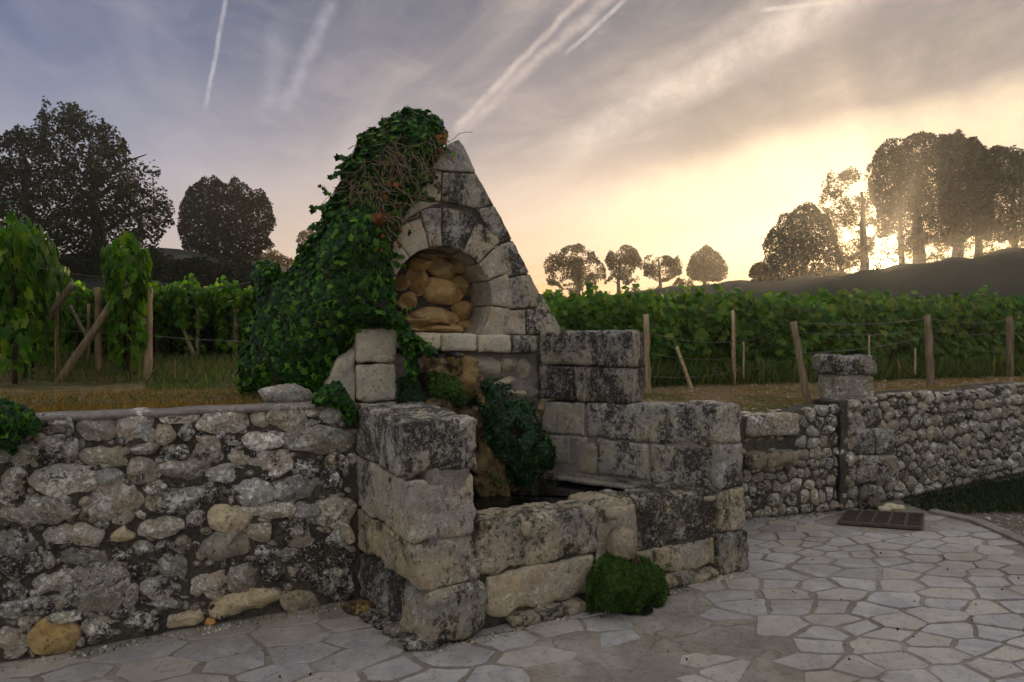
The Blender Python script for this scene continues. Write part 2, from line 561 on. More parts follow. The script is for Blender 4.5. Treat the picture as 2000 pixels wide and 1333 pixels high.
def bump(t, b, h, dist=0.01, strength=1.0, prev=None):
    n = t.n.new('ShaderNodeBump'); n.inputs['Strength'].default_value = strength; n.inputs['Distance'].default_value = dist
    t.put(n.inputs['Height'], h)
    if prev is not None: t.l.new(prev, n.inputs['Normal'])
    if b is not None: t.l.new(n.outputs[0], b.inputs['Normal'])
    return n.outputs[0]


def stone_mat(name, warmc, greyc, darkc, pale, drip=0.0, dark0=0.0, spots=1.0, sc=1.0, ochre=0.25):
    m, t, b, geo, oi, out = newmat(name)
    off = t.v('SCALE', (13.0, 7.0, 5.0), scale=oi.outputs['Random'])
    P = t.v('ADD', geo.outputs['Position'], off)
    tone = t.noise(P, 3.2 * sc, 5, 0.6)
    base = t.mix(t.sm(tone, 0.36, 0.64), warmc, greyc)
    och = t.noise(P, 6.0 * sc, 4, 0.6, 0.5)
    base = t.mix(t.m('MULTIPLY', t.sm(och, 0.56, 0.72), ochre), base, lin(176, 132, 66))
    mottle = t.noise(P, 24 * sc, 8, 0.72)
    base = t.mix(t.m('MULTIPLY', t.sm(mottle, 0.3, 0.7), 0.55), base, t.mix(0.55, base, (0.08, 0.07, 0.06, 1)))
    # black crust, its amount set per stone through the object's colour alpha
    if drip:
        mp = t.n.new('ShaderNodeMapping'); mp.inputs['Scale'].default_value = (1, 1, 0.35); t.put(mp.inputs[0], P); PD = mp.outputs[0]
    else: PD = P
    d1 = t.noise(PD, 5.5 * sc, 9, 0.68, 0.3)
    d2 = t.noise(P, 24 * sc, 9, 0.82)
    dsum = t.m('ADD', t.m('MULTIPLY', d1, 0.62), t.m('MULTIPLY', d2, 0.38))
    th = t.m('SUBTRACT', 0.705 - dark0, t.m('MULTIPLY', oi.outputs['Alpha'], 0.36))
    dm = t.sm(dsum, t.m('SUBTRACT', th, 0.035), t.m('ADD', th, 0.045))
    c = t.mix(t.m('MULTIPLY', dm, 0.9), base, darkc)
    # pale lichen rosettes
    l1 = t.noise(P, 34 * sc, 9, 0.78, 0.35)
    l0 = t.noise(P, 6.5 * sc, 3, 0.5)
    lm = t.sm(t.m('ADD', t.m('MULTIPLY', l1, 0.7), t.m('MULTIPLY', l0, 0.3)), 0.505, 0.575)
    c = t.mix(t.m('MULTIPLY', lm, 0.80 * spots), c, pale)
    l3 = t.noise(P, 62 * sc, 4, 0.6)
    c = t.mix(t.m('MULTIPLY', t.sm(l3, 0.58, 0.63), 0.5 * spots), c, pale)
    # pits and grain
    pit = t.noise(P, 48 * sc, 5, 0.7)
    pm = t.sm(pit, 0.60, 0.68)
    c = t.mix(t.m('MULTIPLY', pm, 0.75), c, (0.022, 0.02, 0.018, 1))
    gr = t.noise(P, 160 * sc, 3, 0.6)
    c = t.mix(t.m('MULTIPLY', t.m('ABSOLUTE', t.m('SUBTRACT', gr, 0.5)), 1.1), c, (0.05, 0.045, 0.04, 1))
    c = t.mix(1.0, c, oi.outputs['Color'], 'MULTIPLY')
    t.put(b.inputs['Base Color'], c)
    hgt = t.m('ADD', t.m('MULTIPLY', mottle, 0.5), t.m('MULTIPLY', t.m('SUBTRACT', 1.0, pm), 0.35))
    hgt = t.m('ADD', hgt, t.m('MULTIPLY', lm, 0.12))
    n1_ = bump(t, None, hgt, 0.014 / sc, 0.9)
    bump(t, b, gr, 0.004 / sc, 0.6, n1_)
    return m


MS = {}
MS['rubble'] = stone_mat('rubble_stone', lin(168, 154, 128), lin(150, 147, 140), lin(22, 21, 19), lin(232, 228, 216), ochre=0.4)
MS['ashlar'] = stone_mat('ashlar_stone', lin(192, 179, 146), lin(158, 153, 143), lin(34, 32, 29), lin(218, 212, 196), drip=1, dark0=0.012, spots=0.7, ochre=0.3)
MS['pale'] = stone_mat('pale_limestone', lin(226, 212, 174), lin(208, 199, 174), lin(58, 54, 46), lin(232, 224, 202), drip=1, dark0=-0.05, spots=0.4, ochre=0.22)
MS['ochre'] = stone_mat('ochre_rock', lin(214, 174, 106), lin(186, 158, 108), lin(50, 38, 24), lin(228, 202, 146), spots=0.45, ochre=0.5)
MS['basin'] = stone_mat('basin_stone', lin(184, 169, 130), lin(150, 145, 132), lin(32, 30, 26), lin(216, 207, 180), drip=1, dark0=0.035, spots=0.65, ochre=0.42)


def soil_like(name, c1, c2, c3, s1=6, s2=40, bd=0.02, th=(0.4, 0.6), rough=0.95):
    m, t, b, geo, oi, out = newmat(name)
    P = geo.outputs['Position']
    a = t.noise(P, s1, 8, 0.65, 0.2); d = t.noise(P, s2, 6, 0.7)
    c = t.mix(t.sm(a, th[0], th[1]), c1, c2)
    c = t.mix(t.m('MULTIPLY', t.sm(d, 0.42, 0.62), 0.7), c, c3)
    f = t.noise(P, s2 * 3.3, 3, 0.6)
    c = t.mix(t.m('MULTIPLY', t.sm(f, 0.5, 0.7), 0.4), c, (0.03, 0.028, 0.024, 1))
    t.put(b.inputs['Base Color'], c); b.inputs['Roughness'].default_value = rough
    bump(t, b, t.m('ADD', d, t.m('MULTIPLY', f, 0.4)), bd, 1.0)
    return m


MS['mortar'] = soil_like('wall_mortar', lin(106, 97, 80), lin(82, 77, 68), lin(56, 53, 48), 5, 34, 0.02)
MS['cap_mortar'] = soil_like('coping_mortar', lin(150, 140, 128), lin(132, 124, 114), lin(110, 103, 95), 5, 30, 0.006)
MS['earth'] = soil_like('earth', lin(122, 98, 64), lin(98, 80, 54), lin(142, 124, 94), 2.2, 22, 0.04)
MS['gravel'] = soil_like('gravel', lin(116, 106, 92), lin(88, 80, 66), lin(146, 138, 124), 4, 55, 0.02)


def terrain_mat():
    m, t, b, geo, oi, out = newmat('field_ground')
    P = geo.outputs['Position']
    a = t.noise(P, 0.9, 7, 0.65, 0.3); d = t.noise(P, 14, 7, 0.7); e = t.noise(P, 60, 4, 0.65)
    soil = t.mix(t.sm(d, 0.36, 0.64), lin(104, 80, 50), lin(146, 122, 84))
    soil = t.mix(t.m('MULTIPLY', t.sm(e, 0.55, 0.68), 0.6), soil, lin(176, 164, 140))
    grass = t.mix(t.sm(d, 0.35, 0.65), lin(62, 74, 26), lin(96, 92, 42))
    c = t.mix(t.sm(a, 0.46, 0.60), soil, grass)
    sp = t.n.new('ShaderNodeSeparateXYZ'); t.put(sp.inputs[0], P)
    far = t.sm(sp.outputs[1], 10, 16)
    n3 = t.noise(P, 0.12, 4, 0.6)
    green = t.mix(t.sm(n3, 0.4, 0.6), lin(26, 33, 20), lin(38, 42, 25))
    c = t.mix(far, c, green)
    t.put(b.inputs['Base Color'], c)
    bump(t, b, t.m('ADD', d, t.m('MULTIPLY', e, 0.35)), 0.05, 1.0)
    return m


MS['terrain'] = terrain_mat()


def flag_mat():
    m, t, b, geo, oi, out = newmat('flagstone')
    P = geo.outputs['Position']
    off = t.v('SCALE', (3.0, 9.0, 1.0), scale=oi.outputs['Random']); PO = t.v('ADD', P, off)
    isl = geo.outputs['Random Per Island']
    a = t.noise(PO, 5, 7, 0.6, 0.4); d = t.noise(PO, 26, 7, 0.7)
    c = t.mix(t.sm(a, 0.35, 0.65), lin(182, 177, 168), lin(152, 149, 145))
    rr = t.m('FRACT', t.m('ADD', oi.outputs['Random'], isl))
    c = t.mix(t.m('MULTIPLY', rr, 0.6), c, t.mix(t.sm(rr, 0.3, 0.8), lin(136, 134, 136), lin(172, 160, 140)))
    c = t.mix(t.m('MULTIPLY', t.sm(d, 0.52, 0.68), 0.55), c, lin(98, 90, 80))
    big = t.noise(P, 0.9, 5, 0.6)
    c = t.mix(t.m('MULTIPLY', t.sm(big, 0.45, 0.68), 0.5), c, lin(122, 109, 92))
    sp = t.noise(P, 70, 3, 0.6)
    c = t.mix(t.m('MULTIPLY', t.sm(sp, 0.66, 0.70), 0.8), c, lin(48, 44, 40))
    t.put(b.inputs['Base Color'], c); t.put(b.inputs['Roughness'], t.m('ADD', 0.33, t.m('MULTIPLY', a, 0.35))); b.inputs['Specular IOR Level'].default_value = 0.5
    n_ = bump(t, None, t.noise(PO, 9, 6, 0.6, 1.2), 0.012, 0.8); bump(t, b, d, 0.005, 0.8, n_)
    return m


def joint_mat():
    m, t, b, geo, oi, out = newmat('paving_mortar')
    P = geo.outputs['Position']
    a = t.noise(P, 2.2, 7, 0.62, 0.4); d = t.noise(P, 30, 7, 0.7); e = t.noise(P, 1.1, 5, 0.6)
    c = t.mix(t.sm(a, 0.36, 0.64), lin(128, 120, 108), lin(160, 151, 137))
    c = t.mix(t.m('MULTIPLY', t.sm(e, 0.45, 0.65), 0.6), c, lin(98, 84, 66))
    c = t.mix(t.m('MULTIPLY', t.sm(d, 0.5, 0.68), 0.5), c, lin(78, 72, 64))
    cr = t.vor(t.v('ADD', P, t.v('SCALE', (1, 1, 1), scale=t.m('MULTIPLY', t.noise(P, 6, 5, 0.7), 0.25))), 2.1, 'DISTANCE_TO_EDGE').outputs[0]
    crm = t.m('SUBTRACT', 1.0, t.sm(cr, 0.004, 0.02))
    c = t.mix(t.m('MULTIPLY', t.m('MULTIPLY', crm, 0.45), t.sm(a, 0.42, 0.6)), c, lin(60, 54, 46))
    t.put(b.inputs['Base Color'], c); b.inputs['Roughness'].default_value = 0.85
    n_ = bump(t, None, t.noise(P, 7, 7, 0.65, 0.9), 0.02, 0.8)
    bump(t, b, t.m('SUBTRACT', d, t.m('MULTIPLY', crm, 0.5)), 0.006, 0.9, n_)
    return m


MS['flag'] = flag_mat(); MS['joint'] = joint_mat()


def leaf_mat(name, cols, gloss=0.45, trans=0.35, spec=0.4, tsat=1.6):
    m, t, b, geo, oi, out = newmat(name)
    r = geo.outputs['Random Per Island']
    r = t.m('FRACT', t.m('ADD', r, oi.outputs['Random']))
    n = len(cols)
    c = t.ramp(r, [(i / max(n - 1, 1), cl) for i, cl in enumerate(cols)])
    P = geo.outputs['Position']
    c = t.mix(t.m('MULTIPLY', t.sm(t.noise(P, 1.6, 3), 0.4, 0.62), 0.45), c, t.mix(1.0, c, (0.5, 0.6, 0.45, 1), 'MULTIPLY'))
    t.put(b.inputs['Base Color'], c); b.inputs['Roughness'].default_value = gloss
    b.inputs['Specular IOR Level'].default_value = spec
    tr = t.n.new('ShaderNodeBsdfTranslucent')
    t.put(tr.inputs[0], t.mix(1.0, c, (tsat, tsat * 1.1, 0.5, 1), 'MULTIPLY'))
    mx = t.n.new('ShaderNodeMixShader'); mx.inputs[0].default_value = trans
    t.l.new(b.outputs[0], mx.inputs[1]); t.l.new(tr.outputs[0], mx.inputs[2]); t.l.new(mx.outputs[0], out.inputs[0])
    return m


MS['ivy'] = leaf_mat('ivy_leaf', [lin(14, 38, 10), lin(30, 72, 16), lin(18, 46, 13), lin(58, 112, 20), lin(26, 60, 16), lin(104, 152, 34), lin(14, 34, 12), lin(30, 66, 17)], 0.5, 0.22, 0.22)
MS['ivy_rust'] = leaf_mat('ivy_rust_leaf', [lin(146, 78, 28), lin(168, 98, 40), lin(110, 62, 32), lin(128, 88, 48)], 0.7, 0.3)
MS['vine'] = leaf_mat('vine_leaf', [lin(46, 84, 20), lin(74, 118, 26), lin(56, 98, 26), lin(104, 146, 32), lin(48, 86, 24), lin(128, 146, 40), lin(60, 102, 24)], 0.55, 0.42, 0.3)
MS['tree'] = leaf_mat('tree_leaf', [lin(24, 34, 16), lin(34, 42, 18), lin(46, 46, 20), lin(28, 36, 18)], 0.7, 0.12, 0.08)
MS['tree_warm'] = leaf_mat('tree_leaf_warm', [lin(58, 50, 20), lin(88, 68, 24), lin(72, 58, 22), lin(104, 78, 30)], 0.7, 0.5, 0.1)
MS['fern'] = leaf_mat('fern_leaf', [lin(22, 52, 22), lin(36, 74, 28), lin(28, 60, 24), lin(50, 92, 32)], 0.55, 0.3)
MS['moss'] = leaf_mat('moss', [lin(38, 68, 14), lin(60, 94, 20), lin(30, 54, 14), lin(78, 106, 26), lin(46, 50, 18)], 0.9, 0.25)
MS['dry'] = leaf_mat('dry_grass', [lin(150, 108, 46), lin(172, 130, 62), lin(120, 84, 38), lin(96, 96, 40), lin(186, 146, 78)], 0.8, 0.35)
MS['straw'] = leaf_mat('straw', [lin(140, 124, 80), lin(118, 108, 66), lin(98, 100, 52), lin(156, 140, 96)], 0.8, 0.3)
MS['grass'] = leaf_mat('green_grass', [lin(66, 90, 32), lin(86, 106, 40), lin(52, 78, 28), lin(120, 118, 56)], 0.7, 0.35)
MS['weed'] = leaf_mat('dark_weed', [lin(26, 44, 20), lin(38, 58, 24), lin(46, 60, 26), lin(66, 70, 34)], 0.7, 0.25)


def plain(name, c1, c2, s=20, rough=0.8, bd=0.004, stretch=(1, 1, 1), metallic=0.0, obj=False):
    m, t, b, geo, oi, out = newmat(name)
    mp = t.n.new('ShaderNodeMapping'); mp.inputs['Scale'].default_value = stretch
    if obj:
        tcn = t.n.new('ShaderNodeTexCoord'); t.put(mp.inputs[0], tcn.outputs['Object'])
    else: t.put(mp.inputs[0], geo.outputs['Position'])
    a = t.noise(mp.outputs[0], s, 7, 0.65)
    c = t.mix(t.sm(a, 0.35, 0.65), c1, c2)
    c = t.mix(1.0, c, oi.outputs['Color'], 'MULTIPLY')
    t.put(b.inputs['Base Color'], c); b.inputs['Roughness'].default_value = rough; b.inputs['Metallic'].default_value = metallic
    bump(t, b, a, bd, 1.0)
    return m


MS['post'] = plain('post_wood', lin(188, 168, 136), lin(134, 116, 92), 26, 0.85, 0.008, (1.6, 1.6, 0.12))
MS['bark'] = plain('bark', lin(52, 42, 32), lin(30, 25, 20), 18, 0.9, 0.02, (1, 1, 0.3))
MS['vinewood'] = plain('vine_wood', lin(74, 58, 42), lin(42, 33, 25), 30, 0.9, 0.01, (1, 1, 0.3))
MS['twig'] = plain('dry_twig', lin(150, 132, 104), lin(96, 78, 58), 30, 0.85, 0.002)
MS['wire'] = plain('wire', lin(128, 120, 108), lin(88, 80, 70), 20, 0.5, 0.001, metallic=0.6)
MS['iron'] = plain('rusty_iron', lin(104, 90, 80), lin(72, 66, 60), 40, 0.7, 0.002, metallic=0.3)
MS['dark'] = plain('dark_recess', lin(22, 20, 18), lin(14, 13, 12), 20, 0.95)
MS['pipe'] = plain('lead_pipe', lin(86, 92, 96), lin(56, 60, 62), 20, 0.5)

mw, tw, bw, geo, oi, out = newmat('basin_water')
bw.inputs['Base Color'].default_value = (0.006, 0.007, 0.006, 1); bw.inputs['Roughness'].default_value = 0.06
bw.inputs['Specular IOR Level'].default_value = 0.35
bump(tw, bw, tw.noise(geo.outputs['Position'], 9, 2, 0.5), 0.002, 0.5)
MS['water'] = mw

# ------------------------------------------------------------------ planes of the place
LW = Plane(-1.043, 4.486, 26.7)                       # left rubble wall
AB = Plane(-0.432, 3.84, 29.8)                        # basin front
GB = Plane(0.241, 5.85, 27.0)                         # gable face
Bc = Vector((1.78, 5.106, 0))
armA = Vector((1.52, 4.98, 0)); armD = Vector((0.25, 5.80, 0))
ARM = Plane(armD.x, armD.y, math.degrees(math.atan2(armA.y - armD.y, armA.x - armD.x)))   # t = 0 at the back
MW = Plane(at(1455, 0, 6.35).x, 6.35, math.degrees(math.atan2(0.45, at(1690, 0, 6.8).x - at(1455, 0, 6.35).x)))
RW = Plane(3.75, 6.95, math.degrees(math.atan2(1.45, 2.55)))

# ------------------------------------------------------------------ terrain
RIDGE = [(-1500, 505, 46), (0, 500, 45), (320, 492, 50), (500, 507, 60), (620, 548, 78), (800, 575, 95), (1000, 584, 100), (1150, 581, 95),
         (1330, 563, 90), (1460, 553, 85), (1600, 543, 80), (1730, 531, 78), (1850, 509, 75), (2000, 496, 72), (3500, 470, 70)]
START = [(560, 4.15), (690, 4.62), (700, 6.0), (1050, 6.55), (1250, 6.15), (1400, 5.62), (1424, 5.56), (1430, 6.42), (1690, 6.97), (1715, 7.12), (2000, 8.56), (2300, 10.9), (3500, 40)]


def interp(T, x, k=1):
    if x <= T[0][0]: return T[0][k]
    for a, b in zip(T, T[1:]):
        if x <= b[0]: return a[k] + (b[k] - a[k]) * (x - a[0]) / (b[0] - a[0])
    return T[-1][k]


def ystart(px):
    if px < 690:
        t, _ = LW.ray(px, 640, -0.13); return LW.p(t, 0, -0.13).y
    return interp(START, px)


def nearz(px):
    return interp([(0, 1.30), (600, 1.25), (760, 1.15), (1000, 1.02), (1440, 0.98), (1700, 1.02), (2000, 1.08), (3500, 1.1)], px)


def ss(x, a, b):
    x = min(1, max(0, (x - a) / (b - a))); return x * x * (3 - 2 * x)


def tz(x, y):
    px = CX + F * x / max(y, 0.1)
    ys = ystart(px); yr, Dr = interp(RIDGE, px, 1), interp(RIDGE, px, 2)
    z0 = nearz(px)
    lo = interp([(0, 1.14), (700, 1.1), (1000, 0.96), (2000, 0.97)], px)
    z0 = z0 + (lo - z0) * ss(y, ys, ys + 3.5)
    zr = H + (HY - yr) / F * Dr
    z = z0 + (zr - z0) * (ss(y, 15, Dr) ** 1.25)
    return z


def build_terrain():
    ux = list(np.linspace(-1500, 560, 60)) + list(np.linspace(580, 1424, 44)) + [1427, 1430, 1446, 1462] + list(np.linspace(1475, 2300, 70)) + list(np.linspace(2340, 3500, 20))
    fy = [0, .02, .06, .1, .16, .24, .34, .46, .6, .8, 1.0, 1.25, 1.5, 1.8, 2.2, 2.7, 3.3, 4, 5, 6, 7.5, 9, 11, 14, 17, 21, 26, 32, 38, 45, 52, 60, 70, 85, 110, 150, 220, 400]
    V = []; nf = len(fy) + 1
    for px in ux:
        ys = ystart(px); a = (px - CX) / F
        V.append((a * ys, ys, -0.05))
        for f in fy:
            y = ys + f; x = a * y
            z = tz(x, y)
            z += noise.noise(Vector((x * 2.2, y * 2.2, 0))) * 0.03 * min(1, f * 3) + noise.noise(Vector((x * .3, y * .3, 4))) * min(0.8, max(0, (y - 20) * .02))
            V.append((x, y, z))
    Fc = []
    for i in range(len(ux) - 1):
        for j in range(nf - 1):
            a = i * nf + j
            Fc.append((a, a + nf, a + nf + 1, a + 1))
    o = link('terrain', mesh('terrain', V, Fc), MS['terrain']); tag(o, kind='structure')


build_terrain()

# low ground in front of the walls
g = link('ground', mesh('ground', [(-60, -50, -0.02), (60, -50, -0.02), (60, 14, -0.02), (-60, 14, -0.02)], [(0, 1, 2, 3)]), MS['gravel']); tag(g, kind='structure')

# ------------------------------------------------------------------ paving
KERB = [gnd(1815, 1003), gnd(1900, 1022), gnd(2000, 1065), gnd(2100, 1130), gnd(2300, 1300)]
KERB = [Vector((k.x, k.y, 0)) for k in KERB]
kx = lambda y: float(np.interp(-y, [-k.y for k in KERB], [k.x for k in KERB]))
pv = []
for y in np.linspace(-2.0, 7.2, 60): pv.append((y, -4.6, min(kx(y), 4.24 + 0.0) if y > 2.6 else kx(y)))
V = []; Fc = []
NX = 70
for (y, x0, x1) in pv:
    for i in range(NX + 1):
        x = x0 + (x1 - x0) * i / NX
        V.append((x, y, noise.noise(Vector((x * 1.1, y * 1.1, 0))) * 0.006))
for j in range(len(pv) - 1):
    for i in range(NX):
        a = j * (NX + 1) + i; Fc.append((a, a + 1, a + NX + 2, a + NX + 1))
paving = link('paving', mesh('paving', V, Fc), MS['joint']); tag(paving, kind='structure')

FA = math.radians(14); AN = 0.62
def f_fwd(x, y): return ((x * math.cos(FA) + y * math.sin(FA)) * AN, -x * math.sin(FA) + y * math.cos(FA))
def f_inv(x, y): x = x / AN; return (x * math.cos(FA) - y * math.sin(FA), x * math.sin(FA) + y * math.cos(FA))
seeds_w = []
tries = 0
grid_ = {}
while tries < 26000:
    tries += 1
    x, y = R.uniform(-4.4, 4.6), R.uniform(1.2, 7.4)
    fx, fy = f_fwd(x, y); rmin = (0.150 if x < -.3 else 0.118) + 0.085 * (noise.noise(Vector((x * 1.7, y * 1.7, 2))) + .4) * R.uniform(.2, 1.9)
    key = (int(fx / .25), int(fy / .25)); ok = True
    for i in (-1, 0, 1):
        for j in (-1, 0, 1):
            for (gx_, gy_, gr_) in grid_.get((key[0] + i, key[1] + j), ()):
                if (gx_ - fx) ** 2 + (gy_ - fy) ** 2 < ((rmin + gr_) / 2) ** 2: ok = False
    if ok: grid_.setdefault(key, []).append((fx, fy, rmin)); seeds_w.append((fx, fy))
cells = [None if P is None else [f_inv(*p) for p in P] for P in voronoi(seeds_w, (-4, -2, 6, 9), 0.0072)]
seeds = [f_inv(*p) for p in seeds_w]
worn = [(gnd(1040, 1270)), (gnd(1200, 1190)), (gnd(1320, 1140)), (gnd(1400, 1160)), (gnd(1440, 1230)), (gnd(1560, 1290)), (gnd(1640, 1400)), (gnd(1080, 1400))]
wornp = [(w.x, w.y) for w in worn]
grp = [gnd(1655, 1003), gnd(1803, 1010), gnd(1800, 1037), gnd(1638, 1025)]
grc = [(p.x, p.y) for p in grp]; gcx = sum(p[0] for p in grc) / 4; gcy = sum(p[1] for p in grc) / 4
flags = []
for s, P in zip(seeds, cells):
    if P is None or area(P) < 0.008: continue
    cx_ = sum(p[0] for p in P) / len(P); cy_ = sum(p[1] for p in P) / len(P)
    if cx_ > kx(cy_) - 0.12: continue
    t, _ = 0, 0
    v = Vector((cx_, cy_, 0)) - LW.o
    if v.dot(LW.u) < 0.1 and v.dot(LW.n) < 0.02: continue
    v2 = Vector((cx_, cy_, 0)) - AB.o
    if -0.3 < v2.dot(AB.u) < 2.5 and v2.dot(AB.n) < -0.1 and cy_ < 6.0 and cx_ < 1.7: continue
    if v2.dot(AB.n) < -0.1 and cx_ < 1.6 and v2.dot(AB.u) > -0.25: continue
    if cy_ > 6.45 and cx_ < 3.1: continue
    if abs(cx_ - gcx) < 0.48 and abs(cy_ - gcy) < 0.36: continue
    if cy_ > 6.9: continue
    inw = inside(cx_, cy_, wornp)
    if inw and R.random() < 0.8: continue
    d = cy_
    flags.append((d, P, (cx_, cy_), inw))
infr = [f for f in flags if HY + H * F / f[0] < 1420 and abs(f[2][0]) / f[0] < 0.80]
infr.sort(key=lambda f: f[0])


def flag_geo(P, c, inw):
    Q = []
    P = [p for i, p in enumerate(P) if (Vector(p) - Vector(P[i - 1])).length > 0.02]
    if len(P) < 3: return [], []
    kk = R.uniform(.90, 1.01)
    for i, p in enumerate(P):
        a_, b_ = Vector(p), Vector(P[(i + 1) % len(P)]); m_ = max(2, min(6, int((b_ - a_).length / .045)))
        for k_ in range(m_): Q.append(a_.lerp(b_, k_ / m_))
    sd = R.uniform(0, 99); out = []
    for q_ in Q:
        r = q_ - Vector(c)
        k = kk * (1 + noise.noise(Vector((q_.x * 11, q_.y * 11, sd))) * 0.13)
        out.append(Vector(c) + r * k)
    h = R.uniform(0.004, 0.010) if not inw else 0.003
    tx, ty = R.uniform(-.02, .02), R.uniform(-.02, .02)
    V, n = [], len(out)
    for (s_, z_) in ((1.0, -0.03), (1.0, h - 0.004), (0.98, h)):
        for q_ in out:
            r = (q_ - Vector(c)) * s_
            V.append((c[0] + r.x, c[1] + r.y, z_ + (r.x * tx + r.y * ty if z_ > 0 else 0)))
    Fc = []
    for k in range(2):
        for i in range(n): Fc.append((k * n + i, k * n + (i + 1) % n, (k + 1) * n + (i + 1) % n, (k + 1) * n + i))
    V.append((c[0], c[1], h)); e = len(V) - 1
    for i in range(n): Fc.append((2 * n + i, 2 * n + (i + 1) % n, e))
    return V, Fc


single = infr[:298]; rest = infr[298:]
for (d, P, c, inw) in single:
    V, Fc = flag_geo(P, c, inw)
    link('flagstone', mesh('flagstone', V, Fc, False), MS['flag'], paving)
V, Fc = join([flag_geo(P, c, inw) for (d, P, c, inw) in rest] or [([], [])])
if V: tag(link('flagstone_rest', mesh('flagstone_rest', V, Fc, False), MS['flag'], paving), kind='stuff')

# kerb edging at the right
kr = []
for a, b in zip(KERB, KERB[1:]):
    d = (b - a).normalized(); n_ = Vector((-d.y, d.x, 0)); n_ = n_ if n_.x > 0 else -n_
    kr.append((a, b, n_))
V, Fc = [], []
for i, k in enumerate(KERB):
    n_ = kr[min(i, len(kr) - 1)][2]
    for o_, z_ in ((-.02, -.03), (-.02, .03), (.09, .035), (.10, -.03)):
        V.append(k + n_ * o_ + Vector((0, 0, z_)))
for i in range(len(KERB) - 1):
    for j in range(3): a = i * 4 + j; Fc.append((a, a + 1, a + 5, a + 4))
Fc.append((0, 1, 2, 3))
tag(link('kerb', mesh('kerb', V, Fc, False), MS['cap_mortar']), kind='structure')

# ------------------------------------------------------------------ left rubble wall
lw = empty('rubble_wall', LW.p(-1.7, 0, 0))
lw['label'] = 'long rubble stone retaining wall left of the fountain, under the ochre grass'; lw['category'] = 'wall'
lw['kind'] = 'thing'


def attach(o, p):
    o.parent = p; o.matrix_parent_inverse = Matrix.Translation(p.location).inverted()
    return o


def part(name, me, mat, p, color=None, label=None, kind=None):
    o = link(name, me, mat, None, color)
    attach(o, p)
    if label: o['label'] = label
    if kind: o['kind'] = kind
    return o


def gridface(pl, t0, t1, z0f, z1f, off, nx, nz, depth=0.12, amp=0.012, fr=6):
    V, Fc = [], []
    for i in range(nx + 1):
        t = t0 + (t1 - t0) * i / nx; z0, z1 = z0f(t), z1f(t)
        for j in range(nz + 1):
            z = z0 + (z1 - z0) * j / nz
            w = pl.p(t, z, 0)
            V.append(pl.p(t, z, off + noise.fractal(w * fr, .8, 2, 4) * amp))
        V.append(pl.p(t, z1, off - depth)); V.append(pl.p(t, z0, off - depth))
    m = nz + 3
    for i in range(nx):
        for j in range(nz + 1):
            a = i * m + j; Fc.append((a, a + m, a + m + 1, a + 1))
        a = i * m + nz + 1; Fc.append((a, a + m, a + m + 1, a + 1))
    Fc.append(tuple(range(m))[::-1]); Fc.append(tuple(range(nx * m, nx * m + m)))
    return V, Fc


def lw_top(t): return 1.305 - 0.012 * t / 2 - 0.02
V, Fc = gridface(LW, -4.5, 0.06, lambda t: -0.03, lw_top, -0.035, 160, 44, 0.16, 0.014, 7)
part('mortar', mesh('wall_core', V, Fc), MS['mortar'], lw)

STN = [(101, 832, 79, 34), (189, 839, 81, 50), (272, 838, 67, 60), (349, 817, 75, 21), (324, 850, 34, 40), (367, 847, 37, 28),
       (30, 883, 80, 50), (112, 881, 78, 50), (203, 892, 104, 43), (281, 879, 52, 22), (341, 886, 54, 32), (20, 949, 56, 70), (130, 942, 128, 60),
       (214, 933, 50, 27), (278, 920, 62, 48), (358, 922, 92, 42), (68, 998, 150, 50), (222, 984, 112, 76), (306, 958, 60, 34), (371, 979, 166, 48),
       (166, 982, 18, 20), (281, 1007, 24, 20), (70, 920, 16, 15), (433, 825, 90, 44), (512, 820, 46, 42), (564, 820, 72, 46), (615, 807, 28, 18),
       (650, 811, 44, 33), (615, 829, 26, 14), (458, 861, 34, 21), (519, 861, 80, 35), (622, 861, 120, 50), (404, 879, 61, 52), (469, 893, 40, 30),
       (530, 908, 76, 44), (597, 913, 58, 42), (658, 904, 54, 29), (444, 926, 74, 34), (492, 962, 68, 52), (577, 956, 100, 47), (649, 944, 45, 43),
       (521, 998, 92, 32), (598, 998, 44, 28), (656, 1003, 70, 54), (452, 1014, 84, 44), (385, 1018, 44, 34), (38, 1062, 86, 50), (143, 1046, 112, 44),
       (237, 1042, 62, 40), (311, 1031, 86, 42), (95, 1097, 22, 36), (38, 1108, 84, 44), (166, 1092, 100, 33), (240, 1086, 38, 28), (280, 1076, 38, 26),
       (326, 1069, 34, 30), (102, 1142, 82, 46), (195, 1153, 96, 94), (24, 1155, 58, 46), (72, 1188, 138, 38), (277, 1120, 56, 42), (328, 1112, 40, 34),
       (256, 1170, 26, 50), (312, 1154, 72, 40), (322, 1184, 66, 20), (22, 1262, 72, 60), (45, 1222, 26, 28), (105, 1248, 84, 66), (188, 1236, 58, 50),
       (268, 1217, 62, 42), (355, 1209, 82, 34), (360, 1062, 30, 30), (440, 1068, 100, 58), (508, 1042, 42, 32), (577, 1043, 74, 52), (668, 1047, 46, 38),
       (524, 1084, 46, 30), (570, 1088, 36, 34), (612, 1082, 36, 34), (406, 1145, 84, 64), (477, 1132, 58, 52), (535, 1123, 46, 40), (590, 1122, 56, 38),
       (627, 1150, 32, 30), (668, 1145, 54, 64), (668, 1095, 50, 30), (472, 1180, 138, 38), (588, 1178, 76, 44), (412, 1219, 18, 14), (356, 1112, 24, 42),
       (132, 1208, 60, 22), (232, 1196, 42, 22), (646, 1060, 20, 26), (690, 905, 16, 30)]
